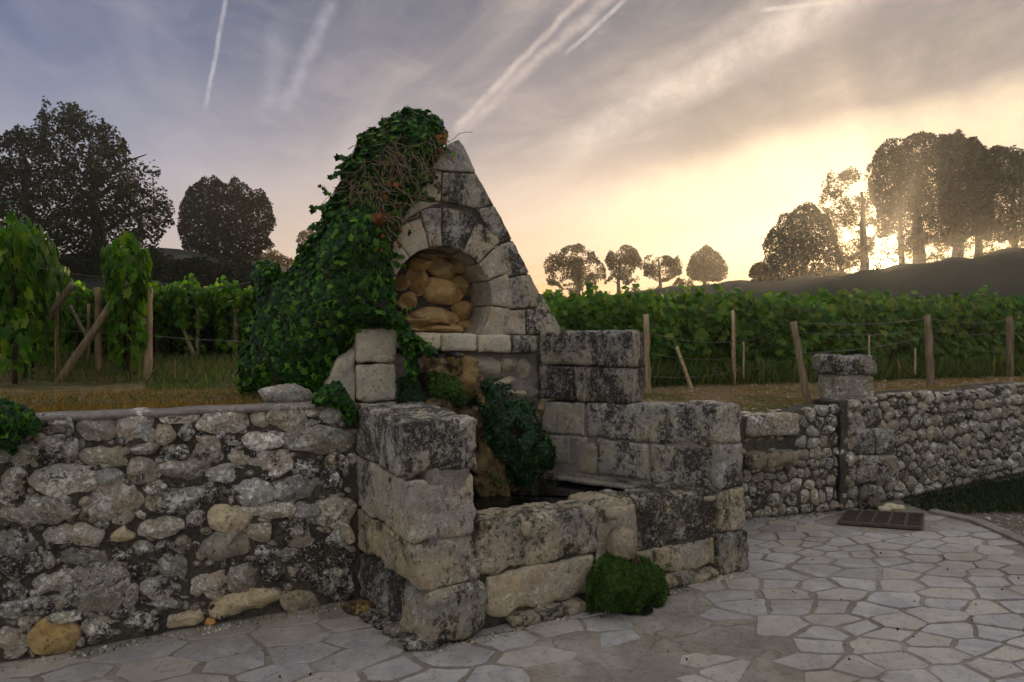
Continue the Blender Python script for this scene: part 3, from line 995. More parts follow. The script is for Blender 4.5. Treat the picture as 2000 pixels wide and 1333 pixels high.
SPECIAL = {(512, 820): ('pale', (0.80, 0.82, 0.84), 0.1), (237, 1042): ('pale', (1.05, .92, .78), 0.1), (452, 1014): ('pale', (1.0, .93, .82), 0.35),
           (472, 1180): ('pale', (.95, .86, .72), 0.45), (355, 1209): ('pale', (.95, .85, .72), 0.4), (105, 1248): ('ochre', (.95, .95, .9), 0.3),
           (440, 1068): ('ashlar', (.7, .7, .7), 0.2), (412, 1219): ('ochre', (1.1, .9, .7), 0.1), (588, 1178): ('ashlar', (.75, .72, .62), .3)}
ROT = {(472, 1180): 15, (440, 1068): 22, (512, 820): -12, (355, 1209): 8, (203, 892): 4, (371, 979): 6, (102, 1142): 8, (72, 1188): 8, (38, 1108): 6, (68, 998): 5}


def blob_outline(cx, cy, w, h, rot=0, n=11, pw=3.0, jit=0.16):
    out = []; sd = R.uniform(0, 99); a0 = math.radians(rot)
    n = R.choice([6, 7, 8, 9]) if n <= 11 else n
    for k in range(n):
        a = 2 * math.pi * (k + R.uniform(-.28, .28)) / n + sd
        c, s = math.cos(a), math.sin(a)
        r = (abs(c) ** pw + abs(s) ** pw) ** (-1 / pw) * R.uniform(1 - jit * .5, 1 + jit * .9)
        x, y = c * w / 2 * r, s * h / 2 * r
        out.append((cx + x * math.cos(a0) + y * math.sin(a0), cy - x * math.sin(a0) + y * math.cos(a0)))
    return out


placed = []
for (cx_, cy_, w, h) in STN:
    key = (cx_, cy_); o2 = []
    sc_ = 1.16
    pw = R.choice([2.4, 3, 3.6, 4.5])
    if key in ((237, 1042),):
        ol = [(206, 1058), (240, 1062), (268, 1050), (252, 1034), (244, 1021), (228, 1036), (215, 1046)]
    elif key == (512, 820):
        ol = [(490, 808), (510, 801), (527, 811), (534, 836), (518, 841), (500, 836), (491, 822)]
    else: ol = blob_outline(cx_, cy_, w * sc_, h * sc_, ROT.get(key, R.uniform(-4, 6)), pw=pw)
    for (x, y) in ol: o2.append(LW.ray(x, y))
    placed.append((cx_, cy_, w, h))
    mat, tint, dk = 'rubble', None, None
    if key in SPECIAL: mat, tint, dk = SPECIAL[key]
    else:
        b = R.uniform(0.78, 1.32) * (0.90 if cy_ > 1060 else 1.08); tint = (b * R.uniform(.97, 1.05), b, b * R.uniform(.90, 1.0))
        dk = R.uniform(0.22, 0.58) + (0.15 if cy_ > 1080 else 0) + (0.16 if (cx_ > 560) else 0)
    size = min(w, h) / 50
    me = stone_mesh('stone', o2, LW, base=-0.03, proud=R.uniform(0.035, 0.060) * min(1.15, 0.55 + size * .5), back=0.05, prof='slab' if R.random() < .6 else 'pillow', n=30,
                    amp=0.030, edge=0.020, fr=9, tilt=0.16, rnd=R.uniform(.1, .22))
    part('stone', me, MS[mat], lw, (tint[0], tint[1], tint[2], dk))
# small chinking stones in the gaps, and the stones past the picture's left edge
cnt = 0
for _ in range(14000):
    if cnt > 185: break
    x = R.uniform(-60, 686); top = 806 + (690 - x) * 0.022; bot = 1296 - 0.183 * max(x, 0) - 8
    y = R.uniform(top, bot); w = R.uniform(13, 36) ; h = R.uniform(10, 24)
    ok = True
    for (a, b, c, d_) in placed:
        ex, ey = abs(x - a) / ((c + w) / 2 * 0.90), abs(y - b) / ((d_ + h) / 2 * 0.90)
        if ex ** 2.6 + ey ** 2.6 < 1: ok = False; break
    if not ok: continue
    placed.append((x, y, w, h)); cnt += 1
    o2 = [LW.ray(*q_) for q_ in blob_outline(x, y, w, h, R.uniform(-15, 15), n=10)]
    b = R.uniform(0.6, 1.0)
    me = stone_mesh('stone', o2, LW, base=-0.035, proud=R.uniform(0.025, 0.045), back=0.04, n=14, amp=0.01, edge=0.008, fr=14, tilt=.1)
    part('stone', me, MS['rubble'], lw, (b, b * .97, b * .9, R.uniform(.3, .7)))
for k in range(9):
    for j in range(7):
        t = -2.05 - k * 0.28 + R.uniform(-.04, .04); z = 0.1 + j * 0.18 + R.uniform(-.03, .03)
        o2 = [(t + a, z + b) for a, b in blob_outline(0, 0, R.uniform(.2, .27), R.uniform(.13, .17), R.uniform(-6, 6))]
        if t < -1.9 and LW.ray(-8, 700)[0] < t: continue
        me = stone_mesh('stone', o2, LW, base=-0.03, proud=.06, back=.05, n=16, amp=.015)
        part('stone', me, MS['rubble'], lw, (1, .97, .92, R.uniform(.3, .6)))
# coping of mortar along the top
V, Fc = [], []
N = 120
for i in range(N + 1):
    t = -4.5 + (4.5 + 0.02) * i / N; zt = lw_top(t) + 0.018
    fx = noise.noise(Vector((t * 5, 0, 0))) * 0.02 + noise.noise(Vector((t * 19, 3, 0))) * 0.012
    fz = noise.noise(Vector((t * 4, 7, 0))) * 0.006
    for off, z in ((-0.02 + fx, zt - 0.035 + fz), (0.0 + fx, zt - 0.02 + fz), (-0.012 + fx, zt + fz), (-0.17, zt + 0.006 + fz), (-0.17, zt - .06)):
        V.append(LW.p(t, z, off))
for i in range(N):
    for j in range(4): a = i * 5 + j; Fc.append((a, a + 5, a + 6, a + 1))
part('coping', mesh('coping', V, Fc), MS['cap_mortar'], lw)

# ------------------------------------------------------------------ the fountain
ft = empty('stone_fountain', (0.3, 4.9, 0))
ft['label'] = 'old weathered limestone fountain with an arched niche, pointed gable and basin'; ft['category'] = 'fountain'


def T(b=1.0, w=0.0, dk=0.4):
    return (b * (1 + w), b, b * (1 - w), dk)


# --- front-left pier: courses drawn as hexahedra between its left face, front face and inner end
def pier_course(name, z0, z1, left0, right0, left1=None, right1=None, f0=0.0, f1=0.0, depth=0.78, mat='ashlar', tint=None, back_t=None, **kw):
    """left/right: photo columns of the front face at bottom and top"""
    left1 = left0 if left1 is None else left1; right1 = right0 if right1 is None else right1
    def fp(px, z, off):
        t, _ = AB.ray(px, 700, off); return AB.p(t, z, off)
    a, b = fp(left0, z0, f0), fp(right0, z0, f0); c, d = fp(left1, z1, f1), fp(right1, z1, f1)
    # the left flank runs back to the end of the rubble wall
    lb = LW.p(0.03, 0, -0.04)
    bk0 = Vector((lb.x, lb.y, z0)); bk1 = Vector((lb.x, lb.y, z1))
    wv = (b - a); wv1 = (d - c)
    me = hexblock(name, [a, b, bk0 + wv * 1.0, bk0, c, d, bk1 + wv1, bk1], **kw)
    return part(name, me, MS[mat], ft, tint)


pier_course('pier_block', 0.953, 1.285, 792, 936, 786, 934, 0.0, 0.01, mat='ashlar', tint=T(0.95, 0.02, 0.62), bev=0.02, amp=0.016, chip=0.055, cell=0.022)
pier_course('pier_block', 0.60, 0.950, 803, 930, 795, 926, 0.0, -0.012, mat='ashlar', tint=T(0.98, 0.03, 0.42), bev=0.012, amp=0.016, chip=0.055, cell=0.022)
pier_course('pier_block', 0.335, 0.596, 822, 944, 806, 930, 0.015, 0.0, mat='basin', tint=T(1.0, 0.03, 0.36), bev=0.01, amp=0.014, chip=0.04, cell=0.022)
def fpt(px, z, off=0.0):
    t, _ = AB.ray(px, 700, off); return AB.p(t, z, off)
_i = 0.016
_a, _b, _l = fpt(850, 0.05, -_i), fpt(922, 0.05, -_i), LW.p(0.03, 0.05, -0.04)
_l = _l + AB.u * .10; _w = _b - _a; _z = Vector((0, 0, 1.15)); _s = AB.u * -.04
me = hexblock('joint_mortar', [_a, _b, _l + _w, _l, _a + _z - AB.u * .07, _b + _z + _s * .3, _l + _w + _z, _l + _z], cell=.04, bev=.01, amp=.006, chip=.0)
part('joint_mortar', me, MS['cap_mortar'], ft, (.8, .78, .72, .4))
# bottom: a big rounded corner stone and a dark stone behind it on the flank
def fpt(px, z, off=0.0):
    t, _ = AB.ray(px, 700, off); return AB.p(t, z, off)
a, b = fpt(826, 0, 0.05), fpt(956, 0, 0.05)
vb = AB.n * -0.36 + AB.u * -0.02
a2, b2 = fpt(832, 0, 0.04), fpt(952, 0, 0.04)
zz = Vector((0, 0, 1))
me = hexblock('corner_stone', [a + zz * .0, b + zz * .0, b + vb, a + vb, a2 + zz * .335, b2 + zz * .335, b2 + vb + zz * .335, a2 + vb + zz * .335], cell=0.022, bev=0.06, amp=0.024, chip=0.06)
part('corner_stone', me, MS['basin'], ft, T(0.9, 0.0, 0.45))
lb = LW.p(0.03, 0, -0.04); a3 = a + vb * 1.02; w3 = AB.u * 0.4
me = hexblock('flank_stone', [a3 + zz * 0, a3 + w3, lb + w3, lb, a3 + zz * .33 - AB.u * -.02, a3 + w3 + zz * .33, lb + w3 + zz * .33, lb + zz * .33], cell=0.028, bev=0.04, amp=0.02, chip=0.05)
part('flank_stone', me, MS['ashlar'], ft, T(0.75, 0.0, 0.68))

# --- front wall of the basin: upper and lower stones, with the spout stone between
def front(name, px0, px1, z0, z1a, z1b=None, f=0.0, th=0.30, mat='basin', tint=None, **kw):
    z1b = z1a if z1b is None else z1b
    t0, _ = AB.ray(px0, 700, f); t1, _ = AB.ray(px1, 700, f)
    g_ = 0.003
    c = [AB.p(t0 + g_, z0, f), AB.p(t1 - g_, z0, f), AB.p(t1 - g_, z0, f - th), AB.p(t0 + g_, z0, f - th),
         AB.p(t0 + g_, z1a, f), AB.p(t1 - g_, z1b, f), AB.p(t1 - g_, z1b, f - th), AB.p(t0 + g_, z1a, f - th)]
    return part(name, hexblock(name, c, **kw), MS[mat], ft, tint)


front('basin_block', 930, 1172, 0.335, 0.655, 0.625, -0.035, 0.30, 'basin', T(1.0, .02, .50), cell=.02, bev=.018, amp=.018, chip=.05)
front('basin_block', 950, 1160, 0.07, 0.325, 0.325, -0.025, 0.30, 'basin', T(1.18, .04, .16), cell=.022, bev=.012, amp=.013, chip=.04)
front('basin_block', 1242, 1412, 0.28, 0.635, 0.615, -0.05, 0.34, 'basin', T(.88, .0, .66), cell=.02, bev=.02, amp=.02, chip=.06)
front('basin_block', 1160, 1246, 0.50, 0.640, 0.640, -0.075, 0.32, 'basin', T(.9, .02, .5), cell=.02, bev=.035, amp=.016, chip=.05)
front('basin_block', 1236, 1408, 0.07, 0.275, 0.275, -0.03, 0.34, 'basin', T(.98, .02, .36), cell=.022, bev=.014, amp=.016, chip=.05)
# mortar behind the joints of the front wall
def front_core(px0, px1, z0, z1, f, th, mat='mortar'):
    t0, _ = AB.ray(px0, 700, f); t1, _ = AB.ray(px1, 700, f)
    me = wallblock('joint_mortar', AB, t0, t1, z0, z1, f - th, f, cell=.03, bev=.008, amp=.008, chip=.0)
    part('joint_mortar', me, MS[mat], ft, (1, 1, 1, .4))
front_core(900, 1425, 0.0, 0.585, -0.062, 0.22)
# carved spout stone
me = hexblock('spout_stone', [fpt(1160, .26, -.012), fpt(1246, .26, -.012), fpt(1250, .26, -.3), fpt(1164, .26, -.3),
                              fpt(1168, .60, -.045), fpt(1240, .60, -.045), fpt(1243, .60, -.3), fpt(1170, .60, -.3)], cell=.018, bev=.03, amp=.012, chip=.03)
part('spout_stone', me, MS['basin'], ft, T(.95, .05, .22))
t, _ = AB.ray(1216, 700, 0.05)
me = rock('spout', AB.p(t, 0.385, 0.045), (0.092, 0.12, 0.105), 0.16, 4)
part('spout', me, MS['basin'], ft, T(.72, .05, .35))
t, _ = AB.ray(1198, 700, 0.0)
part('spout_knob', rock('spout_knob', AB.p(t, 0.575, -0.01), (0.05, 0.05, 0.035), .15, 2), MS['basin'], ft, T(1.0, .05, .2))
# mouth of the spout and a wet root of lime under it
part('spout_mouth', rock('spout_mouth', AB.p(t + .075, 0.345, 0.11), (0.018, 0.03, 0.022), .1, 2), MS['dark'], ft)
part('lime_drip', rock('lime_drip', AB.p(t + .085, 0.25, 0.10), (0.04, 0.045, 0.10), .3, 3), MS['ochre'], ft, T(.45, .0, .7))
# round stone plug in the upper block
t, z = AB.ray(1032, 1035, 0.0)
part('stone_plug', rock('stone_plug', AB.p(t, z, -0.028), (0.042, 0.035, 0.048), .12, 2), MS['basin'], ft, T(1.05, .04, .15))
# plinth stones at the foot
for (x0, x1, y) in ((1003, 1062, 1205), (1060, 1108, 1196), (1106, 1150, 1186), (1300, 1362, 1148), (1360, 1412, 1136)):
    t0, _ = AB.ray(x0, y, .05); t1, _ = AB.ray(x1, y, .05)
    me = wallblock('plinth_stone', AB, t0, t1, 0.0, R.uniform(.06, .085), -.1, .045 + R.uniform(-.01, .012), cell=.02, bev=.02, amp=.012, chip=.03)
    part('plinth_stone', me, MS['basin'], ft, T(.85, .02, .4))
# --- right end pillar
for (z0, z1, x0, x1, f, mat, tint) in ((0.955, 1.235, 1404, 1450, 0.0, 'ashlar', T(.95, 0, .55)), (0.62, 0.95, 1405, 1453, 0.0, 'ashlar', T(.92, 0, .5)),
                                       (0.30, 0.615, 1408, 1457, 0.004, 'basin', T(.98, .02, .42)), (0.0, 0.295, 1408, 1466, 0.03, 'basin', T(.8, 0, .5))):
    t0, _ = AB.ray(x0, 700, f); t1, _ = AB.ray(x1, 700, f)
    me = wallblock('pillar_block', AB, t0, t1, z0, z1, f - .34, f, cell=.022, bev=.024, amp=.011, chip=.035)
    part('pillar_block', me, MS[mat], ft, tint)
# --- right arm (inner face towards the viewer)
AL = (armA - armD).length
def arm(t0, t1, z0, z1, f=0.0, th=0.3, mat='ashlar', tint=None, z1b=None, **kw):
    kw.setdefault('cell', .026); kw.setdefault('bev', .008); kw.setdefault('amp', .008); kw.setdefault('chip', .02)
    z1b = z1 if z1b is None else z1b
    c = [ARM.p(t0, z0, f), ARM.p(t1, z0, f), ARM.p(t1, z0, f - th), ARM.p(t0, z0, f - th),
         ARM.p(t0, z1, f), ARM.p(t1, z1b, f), ARM.p(t1, z1b, f - th), ARM.p(t0, z1, f - th)]
    return part('arm_block', hexblock('arm_block', c, **kw), MS[mat], ft, tint)


def at_t(px, f=0.0): return ARM.ray(px, 700, f)[0]
ta, tb, tc_, td = at_t(1058), at_t(1142), at_t(1146), at_t(1410)
arm(ta, tb - .006, 0.905, 1.17, 0, tint=T(.92, .02, .38), mat='ashlar', z1b=1.185)
arm(tc_, at_t(1300), 0.905, 1.185, 0.004, tint=T(.95, 0, .50), z1b=1.205)
arm(at_t(1300) + .006, td, 0.915, 1.205, 0.002, tint=T(.92, 0, .50), z1b=1.235)
arm(ta, at_t(1112), 0.66, 0.898, 0.0, tint=T(.86, .03, .35))
arm(at_t(1112) + .006, at_t(1165), 0.60, 0.898, -.01, mat='pale', tint=T(.62, .03, .2), chip=.05, amp=.02)
arm(at_t(1165) + .006, at_t(1268), 0.62, 0.898, 0.0, tint=T(.9, 0, .52))
arm(at_t(1268) + .006, td, 0.60, 0.905, 0.0, tint=T(.86, 0, .56))
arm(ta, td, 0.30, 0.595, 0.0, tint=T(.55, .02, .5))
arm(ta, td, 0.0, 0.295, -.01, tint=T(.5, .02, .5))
# mortar bed behind
me = wallblock('joint_mortar', ARM, ta + .01, td - .02, 0.3, 1.15, -.27, -.014, cell=.05, bev=.005, amp=.004, chip=0)
part('joint_mortar', me, MS['cap_mortar'], ft)
# stepped ledge just over the water
me = wallblock('basin_ledge', ARM, at_t(1095), at_t(1400), 0.54, 0.575, -.01, .10, cell=.03, bev=.01, amp=.008, chip=.015)
part('basin_ledge', me, MS['ashlar'], ft, T(.8, 0, .25))
# upper blocks at the back of the arm
t2 = at_t(1234)
arm(ta - .02, t2, 1.485, 1.765, 0.02, .30, tint=T(.78, 0, .60), z1b=1.775, cell=.024, bev=.02, amp=.010, chip=.03)
arm(ta - .02, at_t(1120), 1.19, 1.478, 0.006, .28, tint=T(.72, 0, .66), cell=.024)
arm(at_t(1120) + .006, t2 - .01, 1.195, 1.478, 0.006, .28, tint=T(.75, 0, .60), cell=.024)

# --- gable with the niche
NC = Vector(GB.ray(866, 585)); NR = 0.425                       # centre (t, z) and radius of the round arch
APEX = GB.ray(895, 275); FOOT = GB.ray(1094, 652)
LEFTF = (2 * NC.x - FOOT[0] - 0.10, 1.70)
OUT = [GB.ray(1094, 655), GB.ray(1070, 598), GB.ray(1033, 534), GB.ray(1000, 468), GB.ray(966, 402), GB.ray(931, 340), GB.ray(928, 330), GB.ray(905, 284), GB.ray(895, 275), GB.ray(884, 277),
       (NC.x - .25, APEX[1] - .25), (NC.x - .55, 2.75), (NC.x - .85, 2.2), (NC.x - 1.15, 1.72)]
SILL_Z = GB.ray(900, 654)[1]
core_out = OUT
# core: ring between the arch circle and the gable outline, running back
def ray_out(poly, c, ang):
    dx, dy = math.cos(ang), math.sin(ang); best = None
    for i in range(len(poly)):
        (x0, y0), (x1, y1) = poly[i], poly[(i + 1) % len(poly)]
        ex, ey = x1 - x0, y1 - y0; den = dx * ey - dy * ex
        if abs(den) < 1e-9: continue
        s_ = ((x0 - c.x) * ey - (y0 - c.y) * ex) / den; u_ = ((x0 - c.x) * dy - (y0 - c.y) * dx) / den
        if s_ > 0 and -1e-6 <= u_ <= 1 + 1e-6 and (best is None or s_ < best): best = s_
    return best


NA = 72; V = []; Fc = []
CB = -0.02; CBK = -0.95
for k in range(NA):
    a = 2 * math.pi * k / NA
    ro = ray_out(core_out, NC, a) - 0.005; ri = min(NR + 0.01, ro - .01)
    for (r, off) in ((ri, CB), (ro, CB), (ro, CBK), (ri, CBK)):
        V.append(GB.p(NC.x + math.cos(a) * r, NC.y + math.sin(a) * r, off))
for k in range(NA):
    a = k * 4; b = ((k + 1) % NA) * 4
    for j in range(4): Fc.append((a + j, b + j, b + (j + 1) % 4, a + (j + 1) % 4))
part('gable_core', mesh('gable_core', V, Fc, False), MS['mortar'], ft)
me = wallblock('niche_back', GB, NC.x - .5, NC.x + .5, 1.55, 2.5, -.62, -.43, cell=.04, bev=.01, amp=.02, chip=0)
part('niche_back', me, MS['mortar'], ft, (1, .9, .75, .3))


def gpoly(pts, **kw):
    return [GB.ray(*p) for p in pts]


def gstone(name, pts, mat='ashlar', tint=None, px=True, base=0.0, back=0.3, **kw):
    P = gpoly(pts) if px else pts
    kw.setdefault('prof', 'block'); kw.setdefault('n', 44); kw.setdefault('amp', .010); kw.setdefault('edge', .007); kw.setdefault('rnd', .03)
    me = stone_mesh(name, P, GB, base=base - 0.012, proud=0.016, back=back, fr=6, **kw)
    fix_normals(me)
    return part(name, me, MS[mat], ft, tint)


def inset(P, d=0.007):
    c = sum((Vector(p) for p in P), Vector((0, 0))) / len(P)
    return [tuple(Vector(p) + (c - Vector(p)).normalized() * d) for p in P]


GS = [([(838, 328), (884, 277), (896, 273), (906, 284), (930, 334), (926, 337), (865, 333)], 'ashlar', T(1.18, .03, .36)),
      ([(831, 333), (862, 336), (861, 393), (806, 390), (812, 352)], 'pale', T(.85, .02, .12)),
      ([(865, 337), (930, 340), (966, 401), (930, 407), (865, 393)], 'ashlar', T(.92, .02, .56)),
      ([(790, 396), (806, 393), (862, 396), (842, 402), (820, 412), (800, 425)], 'pale', T(.8, .02, .15)),
      ([(932, 409), (967, 403), (1001, 468), (962, 481), (950, 440)], 'ashlar', T(.88, .02, .52)),
      ([(963, 483), (1002, 470), (1034, 533), (986, 543), (975, 510)], 'ashlar', T(.92, .02, .50)),
      ([(986, 546), (1035, 536), (1053, 570), (1050, 600), (990, 604)], 'ashlar', T(.88, .02, .46)),
      ([(988, 607), (1028, 605), (1026, 654), (966, 654), (980, 634)], 'ashlar', T(.98, .06, .44)),
      ([(1031, 604), (1051, 601), (1054, 572), (1071, 598), (1094, 640), (1095, 654), (1029, 654)], 'ashlar', T(1.0, 0, .55)),
      ([(760, 395), (790, 396), (800, 425), (765, 455), (735, 460), (740, 420)], 'ashlar', T(.9, 0, .4)),
      ([(740, 330), (812, 325), (806, 390), (740, 395)], 'ashlar', T(.9, 0, .4)),
      ([(700, 470), (745, 470), (735, 560), (690, 560)], 'ashlar', T(.9, 0, .4)),
      ([(680, 563), (740, 563), (738, 652), (660, 652)], 'ashlar', T(.9, 0, .4))]
for pts, mat, tint in GS: gstone('gable_block', pts, mat, tint, back=.5)
# voussoirs
VB = [(-42, -6, .60), (-6, 22, .62), (22, 44, .645), (44, 66, .70), (66, 91, .735), (91, 106, .725), (106, 131, .66), (131, 157, .64), (157, 186, .64), (186, 222, .62)]
VT = [('ashlar', T(1.05, .03, .30)), ('ashlar', T(1.05, .04, .28)), ('ashlar', T(1.1, .05, .30)), ('ashlar', T(1.0, .02, .46)), ('ashlar', T(.9, 0, .62)), ('ashlar', T(.95, .03, .50)),
      ('pale', T(.88, .02, .10)), ('pale', T(.86, .03, .10)), ('pale', T(.8, .03, .2)), ('pale', T(.8, .03, .2))]
for (a0, a1, ro), (mat, tint) in zip(VB, VT):
    g_ = 0.55
    P = []
    for k in range(6):
        a = math.radians(a0 + g_ + (a1 - a0 - 2 * g_) * k / 5); P.append((NC.x + math.cos(a) * NR, NC.y + math.sin(a) * NR))
    for k in range(6):
        a = math.radians(a1 - g_ - (a1 - a0 - 2 * g_) * k / 5); P.append((NC.x + math.cos(a) * ro, NC.y + math.sin(a) * ro))
    P = [p for p in P]
    gstone('voussoir', P, mat, tint, px=False, back=.42, rnd=.06, n=48, base=0.004)
# rough stones at the back of the niche
NB = Plane(GB.p(0, 0, -.37).x, GB.p(0, 0, -.37).y, 27.0)
for (cx_, cy_, w, h, rot, b) in ((868, 571, 78, 50, -14, 1.1), (852, 618, 92, 30, -4, 1.05), (802, 588, 34, 32, 10, 1.1), (826, 516, 44, 26, 8, .9), (866, 527, 52, 40, -30, .85),
                                 (824, 626, 68, 26, 3, 1.0), (866, 642, 72, 22, 0, 1.1), (788, 552, 30, 34, 0, .95), (816, 552, 44, 52, 5, .85), (806, 646, 50, 16, 0, 1.0),
                                 (903, 560, 40, 44, 12, .7), (905, 610, 40, 44, 0, .75), (910, 640, 30, 30, 0, .8), (778, 610, 30, 40, 0, .8), (845, 500, 60, 20, 0, .75), (900, 520, 36, 30, 0, .7)):
    P = [NB.ray(*q_) for q_ in blob_outline(cx_, cy_, w * 1.08, h * 1.08, rot, pw=2.8, jit=.14)]
    me = stone_mesh('niche_stone', P, NB, base=-.04, proud=R.uniform(.13, .22), back=.06, n=36, amp=.05, edge=.010, fr=7, prof='pillow' if R.random() < .7 else 'slab', tilt=.3)
    part('niche_stone', me, MS['ochre'], ft, T(b * 1.15, .0, R.uniform(.15, .4)))
# sill
for (x0, x1, y0, y1, b, dk, mt) in ((812, 862, 651, 684, 1.0, .1, 'pale'), (863, 933, 652, 687, 1.02, .10, 'pale'), (935, 1000, 654, 690, .95, .22, 'pale'), (1001, 1056, 656, 690, .85, .55, 'ashlar')):
    ta_, z1_ = GB.ray(x0, y0, .10); tb_, _ = GB.ray(x1, y0, .10); z0_ = GB.ray(x0, y1, .10)[1]
    me = wallblock('sill_block', GB, ta_ + .003, tb_ - .003, z0_, z1_, -.42, .10, cell=.026, bev=.014, amp=.006, chip=.02)
    part('sill_block', me, MS[mt], ft, T(b, .01, dk))
ta_, _ = GB.ray(740, 650, .0); tb_, _ = GB.ray(812, 650, .0)
me = wallblock('sill_block', GB, ta_, tb_, 1.64, 1.745, -.42, .02, cell=.04, bev=.014, amp=.006)
part('sill_block', me, MS['pale'], ft, T(.8, .01, .3))
# wall below the sill, down into the water
me = wallblock('back_wall', GB, GB.ray(700, 700)[0], 0.02, 0.3, 1.60, -.5, -.02, cell=.05, bev=.01, amp=.03, chip=0)
part('back_wall', me, MS['cap_mortar'], ft, (.7, .7, .7, .4))
for (cx_, cy_, w, h, rot, mt, b) in ((946, 712, 66, 44, -20, 'pale', .85), (997, 712, 34, 32, 0, 'pale', .82), (1026, 722, 28, 40, 10, 'pale', .7), (985, 748, 50, 20, 14, 'pale', .9),
                                     (1008, 772, 46, 26, 0, 'pale', .8), (815, 730, 40, 60, 0, 'ashlar', .9), (836, 706, 26, 44, 10, 'ochre', .75), (965, 738, 40, 22, 0, 'ashlar', .4),
                                     (1036, 770, 30, 40, 0, 'ashlar', .6), (800, 780, 40, 40, 0, 'ashlar', .6), (1000, 810, 50, 40, 0, 'ashlar', .5), (1040, 830, 40, 50, 0, 'ashlar', .5), (912, 706, 30, 30, 0, 'ochre', .6), (850, 760, 50, 50, 0, 'ochre', .5)):
    P = [GB.ray(*q_) for q_ in blob_outline(cx_, cy_, w, h, rot, pw=2.5, jit=.15)]
    me = stone_mesh('wall_stone', P, GB, base=-.02, proud=R.uniform(.05, .09), back=.05, n=22, amp=.022, edge=.012, fr=9, tilt=.2)
    part('wall_stone', me, MS[mt], ft, T(b, .03, .25))
# tufa cascade built up by the dripping water
def column(name, path, radii, mat, tint, amp=0.5, seg=34, fr=8):
    V, Fc = [], []; n = len(path)
    pts = []; rr = []
    for i in range(n - 1):
        for k in range(6):
            f = k / 6; pts.append(Vector(path[i]).lerp(Vector(path[i + 1]), f)); rr.append(radii[i] + (radii[i + 1] - radii[i]) * f)
    pts.append(Vector(path[-1])); rr.append(radii[-1])
    for p, r in zip(pts, rr):
        for k in range(seg):
            a = 2 * math.pi * k / seg
            d = Vector((math.cos(a), math.sin(a), 0)); w = p + d * r
            q_ = r * (1 + noise.fractal(Vector((w.x * fr, w.y * fr, w.z * fr * .5)), .7, 2.1, 5) * amp * 1.6)
            V.append(p + d * q_)
    for i in range(len(pts) - 1):
        for k in range(seg): a = i * seg + k; b = i * seg + (k + 1) % seg; Fc.append((a, b, b + seg, a + seg))
    Fc.append(tuple(range((len(pts) - 1) * seg, len(pts) * seg)))
    return part(name, mesh(name, V, Fc), MS[mat], ft, tint)


column('tufa_cascade', [at(968, 985, 5.35), at(958, 930, 5.32), at(948, 860, 5.34), at(940, 790, 5.36), at(915, 740, 5.38), at(898, 700, 5.42), at(892, 690, 5.46)],
       [.17, .15, .115, .12, .14, .10, .05], 'ochre', T(.50, -.01, .5))
column('tufa_cascade', [at(870, 1000, 5.25), at(870, 850, 5.25), at(862, 780, 5.25), at(862, 730, 5.3), at(858, 700, 5.35)], [.2, .2, .19, .13, .05], 'ochre', T(.42, -.01, .6))
v, f = tube([GB.p(GB.ray(872, 692)[0], GB.ray(872, 692)[1] - .005, .02), GB.p(GB.ray(880, 692)[0], GB.ray(880, 692)[1] - .005, .14), GB.p(GB.ray(893, 693, .2)[0], GB.ray(893, 693, .2)[1], .2)], .018, 12)
part('water_pipe', mesh('water_pipe', v, f), MS['pipe'], ft)
# --- back-left pier beside the niche
BP = Plane(0, 0, 27.0); bpo = at(778, 700, 5.02); BP.o = Vector((bpo.x, bpo.y, 0))
def bp(px): return BP.ray(px, 700)[0]
for (z0, z1, x0, x1, y0b, y1b, b, dk) in ((1.26, 1.535, 698, 777, None, None, .95, .20), (1.542, 1.80, 699, 774, 697, 779, .98, .12), (0.2, 1.255, 700, 776, None, None, .7, .5)):
    me = wallblock('back_pier_block', BP, bp(x0), bp(x1), z0, z1, -.45, 0, None if y0b is None else bp(y0b), None if y1b is None else bp(y1b), cell=.024, bev=.022, amp=.012, chip=.03)
    part('back_pier_block', me, MS['pale'], ft, T(b, -.01, dk))
me = hexblock('buttress_stone', [BP.p(bp(626), 1.20, -.02), BP.p(bp(698), 1.20, -.02), BP.p(bp(698), 1.20, -.5), BP.p(bp(626), 1.20, -.5),
                                 BP.p(bp(660), 1.56, -.02), BP.p(bp(698), 1.66, -.02), BP.p(bp(698), 1.66, -.5), BP.p(bp(660), 1.56, -.5)], cell=.026, bev=.03, amp=.016, chip=.04)
part('buttress_stone', me, MS['pale'], ft, T(.8, -.01, .36))

# basin floor is never seen; the water lies over it
wat = link('water', mesh('water', [AB.p(.1, .52, -.1), AB.p(2.35, .52, -.1), ARM.p(AL, .52, -.02), ARM.p(0, .52, -.02), GB.p(-.02, .52, .0), GB.p(-1.25, .52, 0), BP.p(bp(700), .52, -.1)], [(0, 1, 2, 3, 4, 5, 6)], False), MS['water'])
tag(wat, kind='structure')

